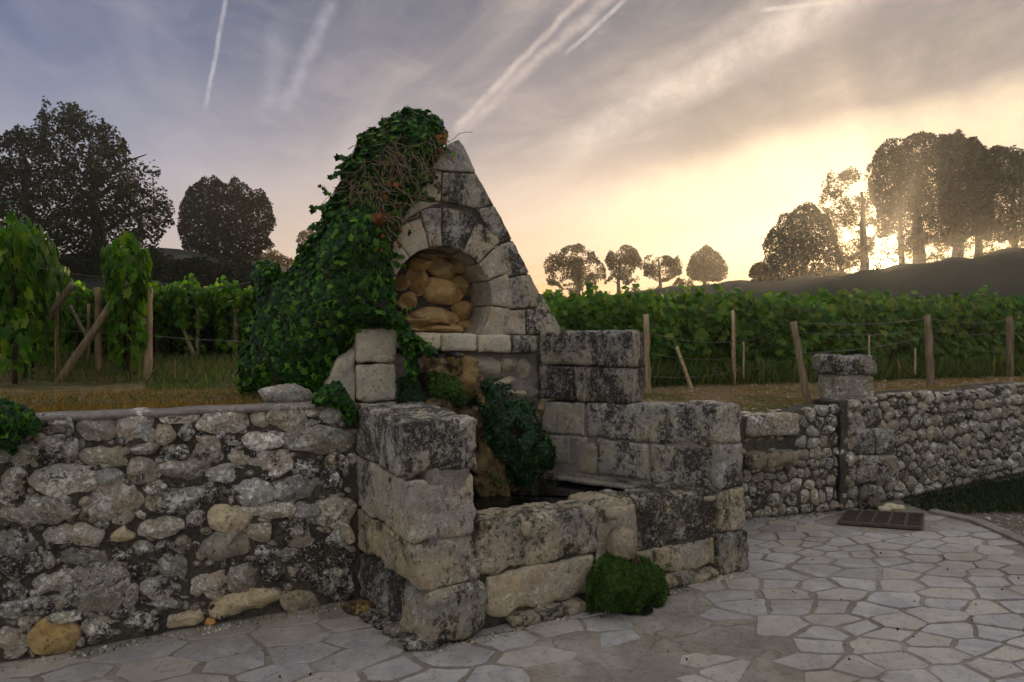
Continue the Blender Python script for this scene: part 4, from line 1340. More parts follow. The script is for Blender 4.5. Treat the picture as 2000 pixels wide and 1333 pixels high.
# ------------------------------------------------------------------ middle and right walls, pillar
def rubble(pl, t0, t1, z0f, z1f, cw, ch, root, mats, maxn=290, proud=.045, keep=None, seg=14):
    seeds = []; z = -ch; row = 0
    while z < 1.4 + ch:
        t = t0 - cw
        while t < t1 + cw:
            w = cw * R.choice([.5, .75, 1.0, 1.35, 1.9])
            seeds.append((t + w / 2, z + R.uniform(-.28, .28) * ch)); t += w
        z += ch * R.uniform(.65, 1.4)
    cl = voronoi(seeds, (t0 - cw, -ch, t1 + cw, 1.5), 0.006)
    k = 0; rest = []
    for s_, P in zip(seeds, cl):
        if P is None: continue
        cx_ = sum(p[0] for p in P) / len(P); cz_ = sum(p[1] for p in P) / len(P)
        P2 = poly_clip(P, 1, 0, t1); P2 = poly_clip(P2, -1, 0, -t0) if len(P2) > 2 else P2
        if len(P2) < 3: continue
        zt, zb = z1f(cx_), z0f(cx_)
        P2 = poly_clip(P2, 0, 1, zt); P2 = poly_clip(P2, 0, -1, -zb) if len(P2) > 2 else P2
        if len(P2) < 3 or area(P2) < .0014: continue
        if keep and not keep(cx_, cz_): continue
        b = R.uniform(.72, 1.12)
        me = stone_mesh('stone', P2, pl, base=-.03, proud=proud * R.uniform(.7, 1.35), back=.04, n=seg, amp=.014, edge=.008, fr=13, rnd=.2, tilt=.18)
        part('stone', me, MS['rubble'], root, (b * 1.02, b, b * .93, R.uniform(.25, .7))); k += 1
    return k


mw_ = empty('rubble_wall', MW.p(.5, 0, 0)); mw_['label'] = 'short low rubble wall between the basin and the capped stone pillar'; mw_['category'] = 'wall'
mtop = lambda t: float(np.interp(t, [0, .42, .46, 1.2, 1.4], [.98, .98, 1.0, 1.055, 1.06]))
V, Fc = gridface(MW, -.25, 1.44, lambda t: -.03, lambda t: mtop(t) - .02, -.035, 50, 34, .3, .014, 8)
part('mortar', mesh('wall_core', V, Fc), MS['mortar'], mw_)
tb0, zb0 = MW.ray(1462, 855); tb1, zb1 = MW.ray(1560, 806)
led = MW.ray(1545, 905)
nk = rubble(MW, -.2, 1.44, lambda t: 0.0, mtop, .135, .105, mw_, None, keep=lambda t, z: not (t < tb1 + .01 and z > .60))
me = wallblock('large_block', MW, tb0 - .0, tb1, zb0, .985, -.28, .02, cell=.026, bev=.025, amp=.012, chip=.035)
part('large_block', me, MS['rubble'], mw_, (.95, .92, .85, .45))
me = wallblock('ledge_stone', MW, -.08, led[0], led[1] + .0, led[1] + .13, -.22, .13, cell=.022, bev=.014, amp=.016, chip=.05)
part('ledge_stone', me, MS['basin'], mw_, (.62, .61, .58, .45))
for k in range(5):
    t = -.05 + k * .12
    P = [(t + a, .745 + b) for a, b in blob_outline(0, 0, .12, .07)]
    part('stone', stone_mesh('stone', P, MW, base=-.05, proud=.04, back=.05, n=14, amp=.012), MS['rubble'], mw_, (.7, .68, .6, .6))

rw_ = empty('rubble_wall', RW.p(1.5, 0, 0)); rw_['label'] = 'rubble retaining wall right of the capped pillar, rising beside the weeds'; rw_['category'] = 'wall'
rtop = lambda t: 1.10 + .02 * math.sin(t * 3) + .008 * math.sin(t * 9)
V, Fc = gridface(RW, -.6, 9, lambda t: -.03, lambda t: rtop(t) - .02, -.035, 120, 34, .3, .014, 8)
part('mortar', mesh('wall_core', V, Fc), MS['mortar'], rw_)
rubble(RW, -.48, 3.5, lambda t: 0.0, rtop, .15, .108, rw_, None, proud=.05)

pl_ = empty('stone_pillar', at(1655, 1000, 7.0).xyz * 1.0); pl_.location.z = 0
pl_['label'] = 'squat stone gate pillar with a flat overhanging cap and a battered shaft'; pl_['category'] = 'pillar'
PL = Plane(at(1600, 0, 6.9).x, 6.9, 8.0)
def pb(name, x0, x1, y0, y1, off, th, x0t=None, x1t=None, tint=None, **kw):
    t0, z0 = PL.ray(x0, y1, off); t1, _ = PL.ray(x1, y1, off); z1 = PL.ray(x0, y0, off)[1]
    me = wallblock(name, PL, t0, t1, max(z0, 0), z1, off - th, off, None if x0t is None else PL.ray(x0t, y0, off)[0], None if x1t is None else PL.ray(x1t, y0, off)[0], **kw)
    part(name, me, MS['rubble'], pl_, tint)
pb('cap_stone', 1632, 1719, 697, 732, .06, .46, 1636, 1716, (.72, .72, .68, .60), cell=.024, bev=.04, amp=.022, chip=.06)
pb('neck_block', 1632, 1713, 733, 790, .0, .36, 1638, 1706, (.9, .88, .82, .42), cell=.026, bev=.03, amp=.016, chip=.04)
pb('shaft_block', 1668, 1728, 792, 838, .14, .5, 1672, 1716, (.72, .70, .66, .55), cell=.026, bev=.03, amp=.014, chip=.04)
pb('shaft_block', 1674, 1712, 840, 890, .22, .5, 1675, 1708, (.62, .61, .58, .55), cell=.024, bev=.025, amp=.012, chip=.03)
pb('shaft_block', 1714, 1756, 838, 890, .21, .5, 1712, 1750, (.66, .65, .62, .52), cell=.024, bev=.025, amp=.012, chip=.03)
pb('shaft_block', 1676, 1757, 892, 945, .23, .5, 1674, 1755, (.74, .73, .70, .48), cell=.024, bev=.025, amp=.012, chip=.03)
pb('base_block', 1684, 1720, 947, 1003, .24, .5, None, None, (.5, .5, .46, .6), cell=.024, bev=.025, amp=.012, chip=.03)

# ------------------------------------------------------------------ drain grate
gr = empty('drain_grate', (gcx, gcy, 0)); gr['label'] = 'rusty iron drain grate set in the paving before the pillar'; gr['category'] = 'grate'
A0, A1, A2, A3 = [Vector((p.x, p.y, 0)) for p in (gnd(1638, 1025), gnd(1800, 1037), gnd(1803, 1010), gnd(1655, 1003))]
def gp(u, v, z=0.0): return A0.lerp(A1, u).lerp(A3.lerp(A2, u), v) + Vector((0, 0, z))
def gbox(u0, u1, v0, v1, z0, z1):
    c = [gp(u0, v0, z0), gp(u1, v0, z0), gp(u1, v1, z0), gp(u0, v1, z0), gp(u0, v0, z1), gp(u1, v0, z1), gp(u1, v1, z1), gp(u0, v1, z1)]
    return c, [(0, 3, 2, 1), (4, 5, 6, 7), (0, 1, 5, 4), (1, 2, 6, 5), (2, 3, 7, 6), (3, 0, 4, 7)]
v, f = gbox(0, 1, 0, 1, .010, .016); part('pit', mesh('pit', v, f, False), MS['dark'], gr)
v, f = join([gbox(-.015, 1.015, -.04, .03, .012, .036), gbox(-.015, 1.015, .97, 1.04, .012, .036), gbox(-.015, .012, .03, .97, .012, .036), gbox(.988, 1.015, .03, .97, .012, .036)])
part('frame', mesh('frame', v, f, False), MS['iron'], gr)
for k in range(1, 5):
    v, f = gbox(k / 5 - .016, k / 5 + .016, .03, .97, .014, .034); part('cross_bar', mesh('cross_bar', v, f, False), MS['iron'], gr)
for k in range(5):
    for j in range(7):
        u = k / 5 + .016 + (j + .5) * (.168 / 7)
        v, f = gbox(u - .0045, u + .0045, .03, .97, .014, .031); part('bar', mesh('bar', v, f, False), MS['iron'], gr)
    for j in (1, 2):
        v, f = gbox(k / 5 + .016, k / 5 + .184, j / 3 - .012, j / 3 + .012, .014, .028); part('bar', mesh('bar', v, f, False), MS['iron'], gr)

# ------------------------------------------------------------------ loose stones
def loose(name, px, py, size, tint, mat, label, cat='stone', group=None, z=0.0, amp=.25):
    p = gnd(px, py, z) if z < .9 else at(px, py, (H - z) * F / (py - HY))
    me = rock(name, (0, 0, 0), size, amp, 3)
    o = link(name, me, MS[mat], None, tint); o.location = (p.x, p.y, z + size[2] * .75); o.rotation_euler = (0, 0, R.uniform(-.4, .4))
    tag(o, label, cat, group)
    return o


loose('boulder', 560, 789, (.17, .12, .075), (.95, .93, .88, .3), 'rubble', 'flat weathered boulder lying on the wall top beside the ivy', z=1.27)
G = 'rubble heaped at the foot of the basin corner'
for i, (px, py, s, lb) in enumerate(((826, 1262, .085, 'dark flat stone closest to the rounded corner block'), (778, 1238, .065, 'dark stone half way along the basin flank'), (735, 1212, .07, 'small stone lying against the basin flank'),
                       (706, 1196, .075, 'ochre stone where the rubble wall meets the basin'), (752, 1226, .05, None), (800, 1250, .05, None), (720, 1206, .045, None), (690, 1190, .05, None), (765, 1215, .06, None), (812, 1232, .06, None))):
    loose('loose_stone', px, py, (s * 1.35, s, s * .5), (.62, .6, .55, .6), 'rubble' if i != 3 else 'ochre', lb or 'small dark rubble stone in the heap along the basin flank', group=G)
G = 'pale stones by the drain grate'
for i, (px, py, s, lb) in enumerate(((1727, 1000, .045, 'white stone touching the foot of the capped pillar'), (1740, 996, .05, 'middle one of three white stones behind the grate'), (1758, 995, .035, 'white stone farthest from the pillar foot, behind the grate'))):
    loose('white_stone', px, py, (s * 1.3, s, s * .7), (1.1, 1.08, 1.0, .0), 'pale', lb, group=G)

# ------------------------------------------------------------------ haze
hz = bpy.data.meshes.new('haze'); bm = bmesh.new(); bmesh.ops.create_cube(bm, size=1.0)
bmesh.ops.scale(bm, vec=(300, 190, 29), verts=bm.verts); bmesh.ops.translate(bm, vec=(0, 60, 13.2), verts=bm.verts); bm.to_mesh(hz); bm.free()
hm = bpy.data.materials.new('haze_air'); hm.use_nodes = True; hm.node_tree.nodes.clear()
ho = hm.node_tree.nodes.new('ShaderNodeOutputMaterial'); hp = hm.node_tree.nodes.new('ShaderNodeVolumePrincipled')
hp.inputs['Color'].default_value = (0.96, 0.92, 0.86, 1); hp.inputs['Density'].default_value = 0.0010; hp.inputs['Anisotropy'].default_value = 0.76
hm.node_tree.links.new(hp.outputs[0], ho.inputs['Volume'])
HZ = link('haze', hz, hm); tag(HZ, kind='stuff')

# ------------------------------------------------------------------ plants


def blob_points(poly, n, d0, front, back, R_px, share=(0.75, 0.15), clump=None, seed=0.0, edge_pow=0.5):
    """points over a rounded mass whose outline is given in photo pixels; returns positions, normals, tau"""
    xs = [p[0] for p in poly]; ys = [p[1] for p in poly]
    out = []; nrm = []; tt = []; tot = 0
    while tot < n:
        X = NP.uniform(min(xs), max(xs), n * 2); Y = NP.uniform(min(ys), max(ys), n * 2)
        m = np_inside(X, Y, poly); X, Y = X[m], Y[m]
        de, ex, ey = np_edge(X, Y, poly)
        tau = np.minimum(1, de / R_px) ** edge_pow
        D0 = d0(X, Y)
        r = NP.uniform(0, 1, len(X))
        isf = r < share[0]; isb = (~isf) & (r < share[0] + share[1])
        jit = np.abs(NP.normal(0, .10, len(X)))
        lo = D0 - front * tau; hi = D0 + back * tau
        d = np.where(isf, lo + jit * (hi - lo) * .5, np.where(isb, hi, lo + NP.uniform(0, 1, len(X)) * (hi - lo)))
        P = np.stack([(X - CX) / F * d, d, H + (HY - Y) / F * d], 1)
        sgn = np.where(isb, 1.0, -1.0)
        N = np.stack([ex * (1.25 - tau), sgn * (tau + .15), -ey * (1.25 - tau)], 1) + NP.normal(0, .42, (len(X), 3))
        out.append(P); nrm.append(N); tt.append(tau); tot += len(X)
    P = np.concatenate(out)[:n]; N = np.concatenate(nrm)[:n]; t = np.concatenate(tt)[:n]
    return P, N, t


def blob_body(name, poly, d0, front, back, R_px, cell=14, k=0.8, shrink=6):
    xs = [p[0] for p in poly]; ys = [p[1] for p in poly]
    gx = np.arange(min(xs) - cell, max(xs) + cell * 2, cell); gy = np.arange(min(ys) - cell, max(ys) + cell * 2, cell)
    X, Y = np.meshgrid(gx, gy, indexing='ij')
    ins = np_inside(X, Y, poly); de, _, _ = np_edge(X, Y, poly); ins &= de > shrink
    tau = np.where(ins, np.minimum(1, np.maximum(de - shrink, 0) / R_px) ** .5, 0)
    D0 = d0(X, Y); V = []; Fc = []; idx = -np.ones(X.shape + (2,), int)
    for s_, e in ((0, -front * k), (1, back * k)):
        dd = D0 + e * tau
        for i in range(X.shape[0]):
            for j in range(X.shape[1]):
                if ins[i, j]:
                    idx[i, j, s_] = len(V); d = dd[i, j]
                    V.append(((X[i, j] - CX) / F * d, d, H + (HY - Y[i, j]) / F * d))
        for i in range(X.shape[0] - 1):
            for j in range(X.shape[1] - 1):
                q_ = [idx[i, j, s_], idx[i + 1, j, s_], idx[i + 1, j + 1, s_], idx[i, j + 1, s_]]
                if min(q_) >= 0: Fc.append(tuple(q_ if s_ == 0 else q_[::-1]))
    return mesh(name, V, Fc)


const = lambda v: (lambda X, Y: np.full(np.shape(X), float(v)))


def gb_depth(X, Y=None):
    k = (X - CX) / F; o = GB.o
    t = (k * o.y - o.x) / (GB.u.x - k * GB.u.y)
    return o.y + GB.u.y * t


# ---- ivy over the gable
IVY = [(470, 764), (467, 700), (476, 645), (492, 602), (497, 562), (489, 540), (500, 515), (520, 505), (541, 512), (549, 536), (572, 520), (590, 488), (606, 462),
       (632, 440), (626, 402), (650, 386), (669, 350), (664, 324), (690, 300), (704, 262), (727, 250), (746, 248), (766, 225), (800, 211), (835, 219), (862, 232),
       (873, 262), (866, 292), (848, 318), (846, 346), (822, 364), (814, 388), (790, 404), (778, 440), (768, 472), (762, 512), (770, 560), (768, 602), (790, 622),
       (806, 650), (850, 680), (846, 692), (812, 688), (784, 668), (770, 636), (735, 640), (706, 640), (690, 664), (664, 684), (645, 724), (634, 768), (560, 770)]


def ivy_d(X, Y):
    d = gb_depth(X) - 0.02
    d = d + np.maximum(0, (650 - X) / 170) ** 1.25 * 1.15
    low = (Y > 600) & (X > 640)
    return np.where(low, np.minimum(d, 4.98), d)


ivy = empty('ivy', (-1.4, 5.4, 1.2)); tag(ivy, 'large dark green ivy covering the left slope and top of the fountain gable', 'ivy')
part('stem_mass', blob_body('stem_mass', IVY, ivy_d, .16, .9, 60, 13, .75, 8), MS['bark'], ivy)
P, N, t = blob_points(IVY, 23000, ivy_d, .22, 1.0, 60)
# uneven surface: clumps stand out
nz = np_noise(P, 3.2, 3.0); P[:, 1] -= nz * .20 * t
nz2 = np_noise(P, 2.3, 11.0)
bare = (P[:, 2] > 2.75) & (nz2 > 0.12) & (NP.uniform(0, 1, len(P)) < .35)
P, N, t = P[~bare], N[~bare], t[~bare]
Fr = frames(N); sc = NP.uniform(.028, .068, len(P))
# the most forward leaves are leaves of their own
pxs = CX + F * P[:, 0] / P[:, 1]
front = np.where((N[:, 1] < 0) & (t > .55) & (P[:, 1] < ivy_d(pxs, HY - (P[:, 2] - H) * F / P[:, 1]) - .12))[0]
pick = set(NP.choice(front, min(296, len(front)), replace=False).tolist())
keep = np.array([i not in pick for i in range(len(P))])
o = part('foliage', scatter('ivy_foliage', IVY_V, IVY_F, P[keep], Fr[keep], sc[keep]), MS['ivy'], ivy, kind='stuff')
leafm = npmesh('ivy_leaf', IVY_V, IVY_F); leafm.materials.append(MS['ivy'])
for i in pick:
    o = bpy.data.objects.new('leaf', leafm); COL.objects.link(o)
    M = Matrix([list(r_) for r_ in Fr[i]]).to_4x4()
    o.matrix_basis = Matrix.Translation(Vector(P[i]) + Vector((0, -.012, 0))) @ M @ Matrix.Scale(float(sc[i]) * 1.08, 4)
    attach(o, ivy)
RUST = [(690, 425), (705, 408), (740, 404), (765, 418), (755, 438), (735, 444), (710, 436)]
P, N, t = blob_points(RUST, 120, ivy_d, .27, 0.0, 15, (1, 0))
R2 = [(846, 262), (872, 250), (872, 300), (852, 315)]
P2, N2, t2 = blob_points(R2, 14, ivy_d, .2, 0.0, 12, (1, 0))
P3, N3, t3 = blob_points([(690, 300), (850, 240), (800, 400), (750, 620), (690, 600)], 26, ivy_d, .24, 0.0, 40, (1, 0))
P = np.concatenate([P, P2, P3]); N = np.concatenate([N, N2, N3])
part('autumn_leaves', scatter('autumn_leaves', IVY_V, IVY_F, P, frames(N), NP.uniform(.028, .05, len(P))), MS['ivy_rust'], ivy, label='patch of rust orange ivy leaves', kind='stuff')
# loose shoots standing off the outline
sp_, sn_ = [], []
tw_ = []
for i in range(22):
    k = R.randint(2, 38); a_, b_ = Vector(IVY[k]), Vector(IVY[(k + 1) % len(IVY)]); m_ = a_.lerp(b_, R.random())
    dd_ = float(ivy_d(np.array([m_.x]), np.array([m_.y]))[0]) + R.uniform(-.05, .1); p_ = at(m_.x, m_.y, dd_)
    e_ = (b_ - a_).normalized(); v_ = Vector((-e_.y, 0, -e_.x)); v_ = -v_ if (at(m_.x - e_.y * 5, m_.y + e_.x * 5, dd_) - p_).dot(Vector((0, 0, 1))) < -9 else v_
    v_ = Vector((e_.y, R.uniform(-.5, .3), e_.x)).normalized() + Vector((R.uniform(-.3, .3), 0, R.uniform(-.1, .5)))
    L_ = R.uniform(.04, .12); q_ = [p_]
    for j in range(6):
        p_ = p_ + v_ * (L_ / 6) + Vector((0, 0, -.002 * j)); q_.append(p_)
        sp_.append(tuple(p_ + Vector((R.uniform(-.02, .02), R.uniform(-.02, .02), 0)))); sn_.append((R.gauss(0, .5), -1, R.gauss(.2, .5)))
    tw_.append(tube(q_, .002, 3, False))
sp_, sn_ = np.array(sp_), np.array(sn_, float)
part('shoots', scatter('ivy_shoots', IVY_V, IVY_F, sp_, frames(sn_), NP.uniform(.03, .055, len(sp_))), MS['ivy'], ivy, kind='stuff')
part('shoot_stems', mesh('shoot_stems', *join(tw_)), MS['twig'], ivy, kind='stuff')
# bare woody runners over the upper part
parts_ = []
TW = [(700, 300), (760, 240), (850, 240), (866, 280), (830, 350), (790, 400), (760, 470), (720, 440), (690, 400), (672, 360)]
P, N, t = blob_points(TW, 230, ivy_d, .20, 0, 40, (1, 0))
for i in range(len(P)):
    p = Vector(P[i]) + Vector((0, -.035, 0)); a = R.uniform(-2.4, -.6) if R.random() < .7 else R.uniform(-3.1, 0)
    L = R.uniform(.10, .34); pts = []
    for k in range(7):
        pts.append(p.copy()); a += R.uniform(-.6, .6); p = p + Vector((math.cos(a), R.uniform(-.3, .3), math.sin(a))) * (L / 6)
    parts_.append(tube(pts, [R.uniform(.0016, .0034)] * 7, 4, False))
v, f = join(parts_); part('runner_stems', mesh('runner_stems', v, f), MS['twig'], ivy, label='bare pale tangled ivy stems', kind='stuff')


def leafy(name, label, cat, poly, d0, front, back, Rpx, n, size, mat, tmpl=(LEAF_V, LEAF_F), body=None, share=(.75, .1), group=None, roll=.6, rough=0.0):
    root = empty(name, at(sum(p[0] for p in poly) / len(poly), max(p[1] for p in poly), float(np.mean(d0(np.array([poly[0][0]]), np.array([poly[0][1]]))))))
    tag(root, label, cat, group)
    P, N, t = blob_points(poly, n, d0, front, back, Rpx, share)
    if rough: P[:, 1] -= np_noise(P, 9, 5.0) * rough; P[:, 2] += np_noise(P, 7, 9.0) * rough * .6
    part('foliage', scatter(name + '_foliage', tmpl[0], tmpl[1], P, frames(N, roll=roll), NP.uniform(size[0], size[1], n)), MS[mat], root, kind='stuff')
    if body: part('stem_mass', blob_body('stem_mass', poly, d0, front, back, Rpx, body, .8, 6), MS['bark'], root)
    return root


lwd = lambda off: (lambda X, Y: np.vectorize(lambda x: LW.p(LW.ray(x, 700, off)[0], 0, off).y)(X))
leafy('ivy_spray', 'short ivy spray hanging between the wall coping and the pale buttress', 'ivy', [(612, 770), (640, 748), (662, 742), (668, 765), (686, 775), (694, 812), (690, 830), (676, 824), (668, 795), (640, 788), (618, 788)], lwd(0.0), .07, .1, 18, 330, (.035, .06), 'ivy', (IVY_V, IVY_F))
leafy('ivy_bush', 'dark ivy bush spilling over the rubble wall at the photo left edge', 'ivy', [(-60, 790), (0, 782), (25, 786), (52, 800), (76, 826), (60, 842), (38, 850), (26, 878), (4, 872), (-60, 880)], lwd(0.02), .12, .12, 30, 1500, (.03, .055), 'ivy', (IVY_V, IVY_F), body=12)
leafy('fern_cushion', 'dark ferny cushion growing down the tufa to the basin water', 'fern', [(926, 800), (930, 762), (955, 742), (975, 756), (1010, 775), (1040, 800), (1064, 840), (1088, 885), (1078, 915), (1040, 932), (1012, 944), (985, 940), (960, 905), (945, 870), (930, 840)], const(5.36), .24, .12, 40, 12000, (.014, .040), 'fern', (LEAF_V, LEAF_F), body=12, rough=.20)
leafy('fern_tuft', 'light green ferns beneath the water pipe between the two tufa columns', 'fern', [(832, 735), (850, 722), (880, 728), (900, 745), (915, 775), (905, 792), (880, 790), (850, 795), (832, 770)], const(5.10), .12, .06, 20, 1300, (.02, .045), 'moss', rough=.06)
leafy('fern_tuft', 'dark ferns against the pale back pier below the sill', 'fern', [(780, 735), (800, 725), (815, 750), (835, 770), (850, 800), (780, 800)], const(5.06), .1, .06, 20, 1100, (.02, .045), 'fern', rough=.06)
leafy('fern_tuft', 'yellow green leaves trailing along the foot of the tufa', 'fern', [(948, 905), (962, 912), (985, 935), (992, 952), (975, 958), (955, 935)], const(5.12), .04, .03, 12, 70, (.02, .035), 'grass')
leafy('ivy_spray', 'bright green ivy strand trailing from the sill down the tufa', 'ivy', [(782, 640), (800, 655), (815, 690), (812, 740), (800, 752), (790, 700), (779, 670)], const(4.93), .05, .05, 15, 190, (.04, .062), 'ivy', (IVY_V, IVY_F))


def abd(X, Y):
    k = (X - CX) / F; o = AB.o; t = (k * o.y - o.x) / (AB.u.x - k * AB.u.y); return o.y + AB.u.y * t


MOSS = [(1146, 1160), (1149, 1122), (1160, 1098), (1178, 1088), (1198, 1090), (1225, 1094), (1250, 1093), (1268, 1097), (1288, 1112), (1303, 1135), (1308, 1168), (1304, 1190), (1286, 1198), (1262, 1212), (1243, 1222), (1205, 1214), (1170, 1202), (1150, 1190)]
leafy('moss_cushion', 'bright green moss cushion hanging under the spout of the basin', 'moss', MOSS, lambda X, Y: abd(X, Y) - .02, .30, .02, 48, 20000, (.012, .034), 'moss', (BLADE_V, BLADE_F), body=7, share=(.95, 0), rough=.11, roll=1.0)
t0, _ = AB.ray(1246, 1215, .2)
# drain hole in the paving under the moss
dh = gnd(1248, 1208)
v = [(dh.x - .01 + (.12 + .03 * noise.noise(Vector((a * 1.5, 3, 0)))) * math.cos(a) , dh.y + .10 + (.08 + .02 * noise.noise(Vector((a * 2, 9, 0)))) * math.sin(a), .012) for a in np.linspace(0, 2 * math.pi, 24, endpoint=False)]
part('drain_hole', mesh('drain_hole', v, [tuple(range(24))], False), MS['dark'], ft)

# ---- trees
def tree(label, poly, D_, thick, n, leaf, trunks, mat='tree', thr=-.18, fr=.45, cat='tree', group=None, name='tree', base=None, limb=True, rim=.35):
    xs = [p[0] for p in poly]; cxp = trunks[0][0] if trunks else sum(xs) / len(xs)
    bx = (cxp - CX) / F * D_; root = empty(name, (bx, D_, tz(bx, D_) - .1)); tag(root, label, cat, group)
    w = (max(xs) - min(xs)) / F * D_
    leaf *= .85; n = int(n * 1.85); out = []; tot = 0; sd = R.uniform(0, 99)
    lo_px = [p[1] for p in poly]
    while tot < n:
        X = NP.uniform(min(xs), max(xs), n); Y = NP.uniform(min(lo_px), max(lo_px), n)
        m = np_inside(X, Y, poly); X, Y = X[m], Y[m]
        de, _, _ = np_edge(X, Y, poly); tau = np.minimum(1, de / ((max(xs) - min(xs)) * .35)) ** .5
        # favour the outer shell of the crown
        u = NP.uniform(-1, 1, len(X)); u = np.sign(u) * np.abs(u) ** rim
        d = D_ + u * tau * w * thick * .5 + NP.normal(0, .15, len(X))
        P = np.stack([(X - CX) / F * d, d, H + (HY - Y) / F * d], 1)
        P[:, 0] += np_noise(P, fr * 1.8, sd + 9) * w * .045; P[:, 2] += np_noise(P, fr * 1.8, sd + 21) * w * .05
        nz = np_noise(P, fr, sd) + .5 * np_noise(P, fr * 2.6, sd + 5)
        ke = nz > thr + .42 * (1 - tau) * NP.uniform(0, 1, len(X))
        out.append(P[ke]); tot += int(ke.sum())
    P = np.concatenate(out)[:n]
    N = NP.normal(0, 1, (n, 3)); N[:, 2] += .3
    part('crown', scatter('crown', CLUMP_V, CLUMP_F, P, frames(N, roll=1.5), NP.uniform(leaf * .42, leaf * .95, n)), MS[mat], root, kind='stuff')
    cyc = sum(lo_px) / len(lo_px); topp = min(lo_px)
    for (tx, ty, wd) in trunks:
        x0 = (tx - CX) / F * D_; z0 = tz(x0, D_) - .3; hz_ = H + (HY - cyc) / F * D_
        top = Vector((x0 + R.uniform(-.04, .04) * w, D_, hz_ + (hz_ - z0) * .25))
        b_ = Vector((x0, D_, z0)); r0 = wd / F * D_ / 2
        pts = [b_.lerp(top, k / 7) + Vector((noise.noise(Vector((k * .6, sd, tx))) * .04 * w, 0, 0)) * (k > 0) for k in range(8)]
        part('trunk', mesh('trunk', *tube(pts, [r0 * (1.25 - k * .13) for k in range(8)], 8, True, .15)), MS['bark'], root)
        if limb:
            for k in range(7):
                s_ = pts[R.randint(2, 5)]; a = R.uniform(0, 2 * math.pi); up = R.uniform(.3, .8)
                L = min(w * .3, hz_ - z0) * R.uniform(.4, .75); e = s_ + Vector((math.cos(a) * L, math.sin(a) * L * .8, L * up))
                mid = s_.lerp(e, .5) + Vector((0, 0, L * .08)); mid2 = s_.lerp(e, .75) + Vector((R.uniform(-.05, .05) * w, 0, 0))
                part('limb', mesh('limb', *tube([s_, mid, mid2, e], [r0 * .45, r0 * .3, r0 * .2, r0 * .07], 5, False)), MS['bark'], root)
    return root


tree('massive dark oak at the photo left edge with a high ragged crown', [(-190, 330), (-120, 260), (-60, 240), (0, 268), (28, 243), (50, 262), (72, 240), (85, 208), (102, 222), (122, 203), (150, 200), (176, 214), (168, 240), (196, 246), (216, 252), (240, 268),
     (250, 308), (272, 330), (300, 314), (304, 335), (286, 362), (318, 372), (336, 410), (326, 448), (304, 468), (316, 492), (338, 508), (342, 570), (200, 600), (60, 600), (-190, 600)], 38, .9, 34000, .20, [(185, 560, 26), (60, 560, 20), (-40, 560, 18)], thr=-.34, fr=.55)
tree('smaller upright oak standing between the massive oak and the ivy', [(350, 440), (353, 402), (366, 372), (400, 346), (412, 352), (422, 344), (446, 362), (458, 344), (484, 366), (498, 376), (512, 370), (530, 396), (536, 440), (520, 462), (536, 478), (512, 492), (505, 560), (470, 590), (400, 590), (372, 560), (390, 508), (356, 482)],
     52, .9, 17000, .22, [(445, 560, 16), (420, 560, 10)], thr=-.62, fr=.5)
tree('low dark thicket filling the gap beneath the two oaks', [(255, 520), (300, 478), (332, 490), (352, 500), (400, 505), (470, 500), (500, 520), (505, 600), (255, 600)], 34, .5, 8000, .17, [(340, 560, 8)], cat='thicket', name='thicket', thr=-.4, limb=False)
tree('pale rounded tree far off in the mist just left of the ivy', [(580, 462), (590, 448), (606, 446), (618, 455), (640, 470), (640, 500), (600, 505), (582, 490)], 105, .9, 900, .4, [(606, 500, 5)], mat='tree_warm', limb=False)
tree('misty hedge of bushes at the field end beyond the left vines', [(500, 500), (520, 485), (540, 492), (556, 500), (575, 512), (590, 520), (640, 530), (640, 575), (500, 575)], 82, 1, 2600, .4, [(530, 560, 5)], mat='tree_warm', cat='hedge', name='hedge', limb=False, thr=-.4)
tree('wide leafy tree nearest the gable in the row of four on the skyline', [(1062, 528), (1066, 505), (1076, 490), (1092, 494), (1102, 481), (1130, 475), (1146, 484), (1160, 488), (1170, 505), (1180, 518), (1182, 545), (1160, 560), (1146, 552), (1138, 566), (1112, 570), (1092, 560), (1072, 552)],
     88, .9, 3800, .30, [(1131, 585, 9)], 'tree_warm', thr=-.10, fr=.42)
tree('second tree of the four, narrow with a lopsided crown', [(1183, 505), (1190, 488), (1204, 492), (1212, 482), (1226, 479), (1244, 488), (1252, 508), (1256, 530), (1250, 548), (1232, 552), (1215, 562), (1196, 552), (1180, 556), (1186, 535)], 88, .9, 2600, .30, [(1208, 575, 7)], 'tree_warm', thr=-.08, fr=.45)
tree('third and smallest tree of the four, with an open spreading crown', [(1256, 516), (1262, 502), (1276, 496), (1288, 502), (1304, 498), (1316, 506), (1320, 494), (1326, 506), (1334, 510), (1333, 532), (1318, 545), (1290, 552), (1270, 548), (1258, 538)], 88, .9, 2100, .28, [(1290, 570, 6)], 'tree_warm', thr=-.04, fr=.5)
tree('dense egg shaped tree on a short stem, last of the four', [(1340, 530), (1346, 508), (1356, 495), (1370, 485), (1379, 478), (1388, 484), (1404, 494), (1414, 510), (1421, 526), (1418, 542), (1400, 550), (1352, 550)], 86, .95, 3200, .28, [(1377, 565, 5)], 'tree_warm', thr=-.5)
tree('low scrub along the skyline under the four trees', [(1060, 580), (1066, 566), (1080, 568), (1096, 576), (1120, 580), (1160, 578), (1200, 574), (1230, 568), (1270, 566), (1300, 560), (1322, 552), (1330, 542), (1348, 548), (1352, 560), (1400, 556), (1450, 552), (1462, 552), (1464, 572), (1330, 580), (1200, 594), (1060, 596)],
     84, .08, 3600, .30, [(1325, 575, 4)], 'tree_warm', cat='scrub', name='scrub', limb=False, thr=-.5)
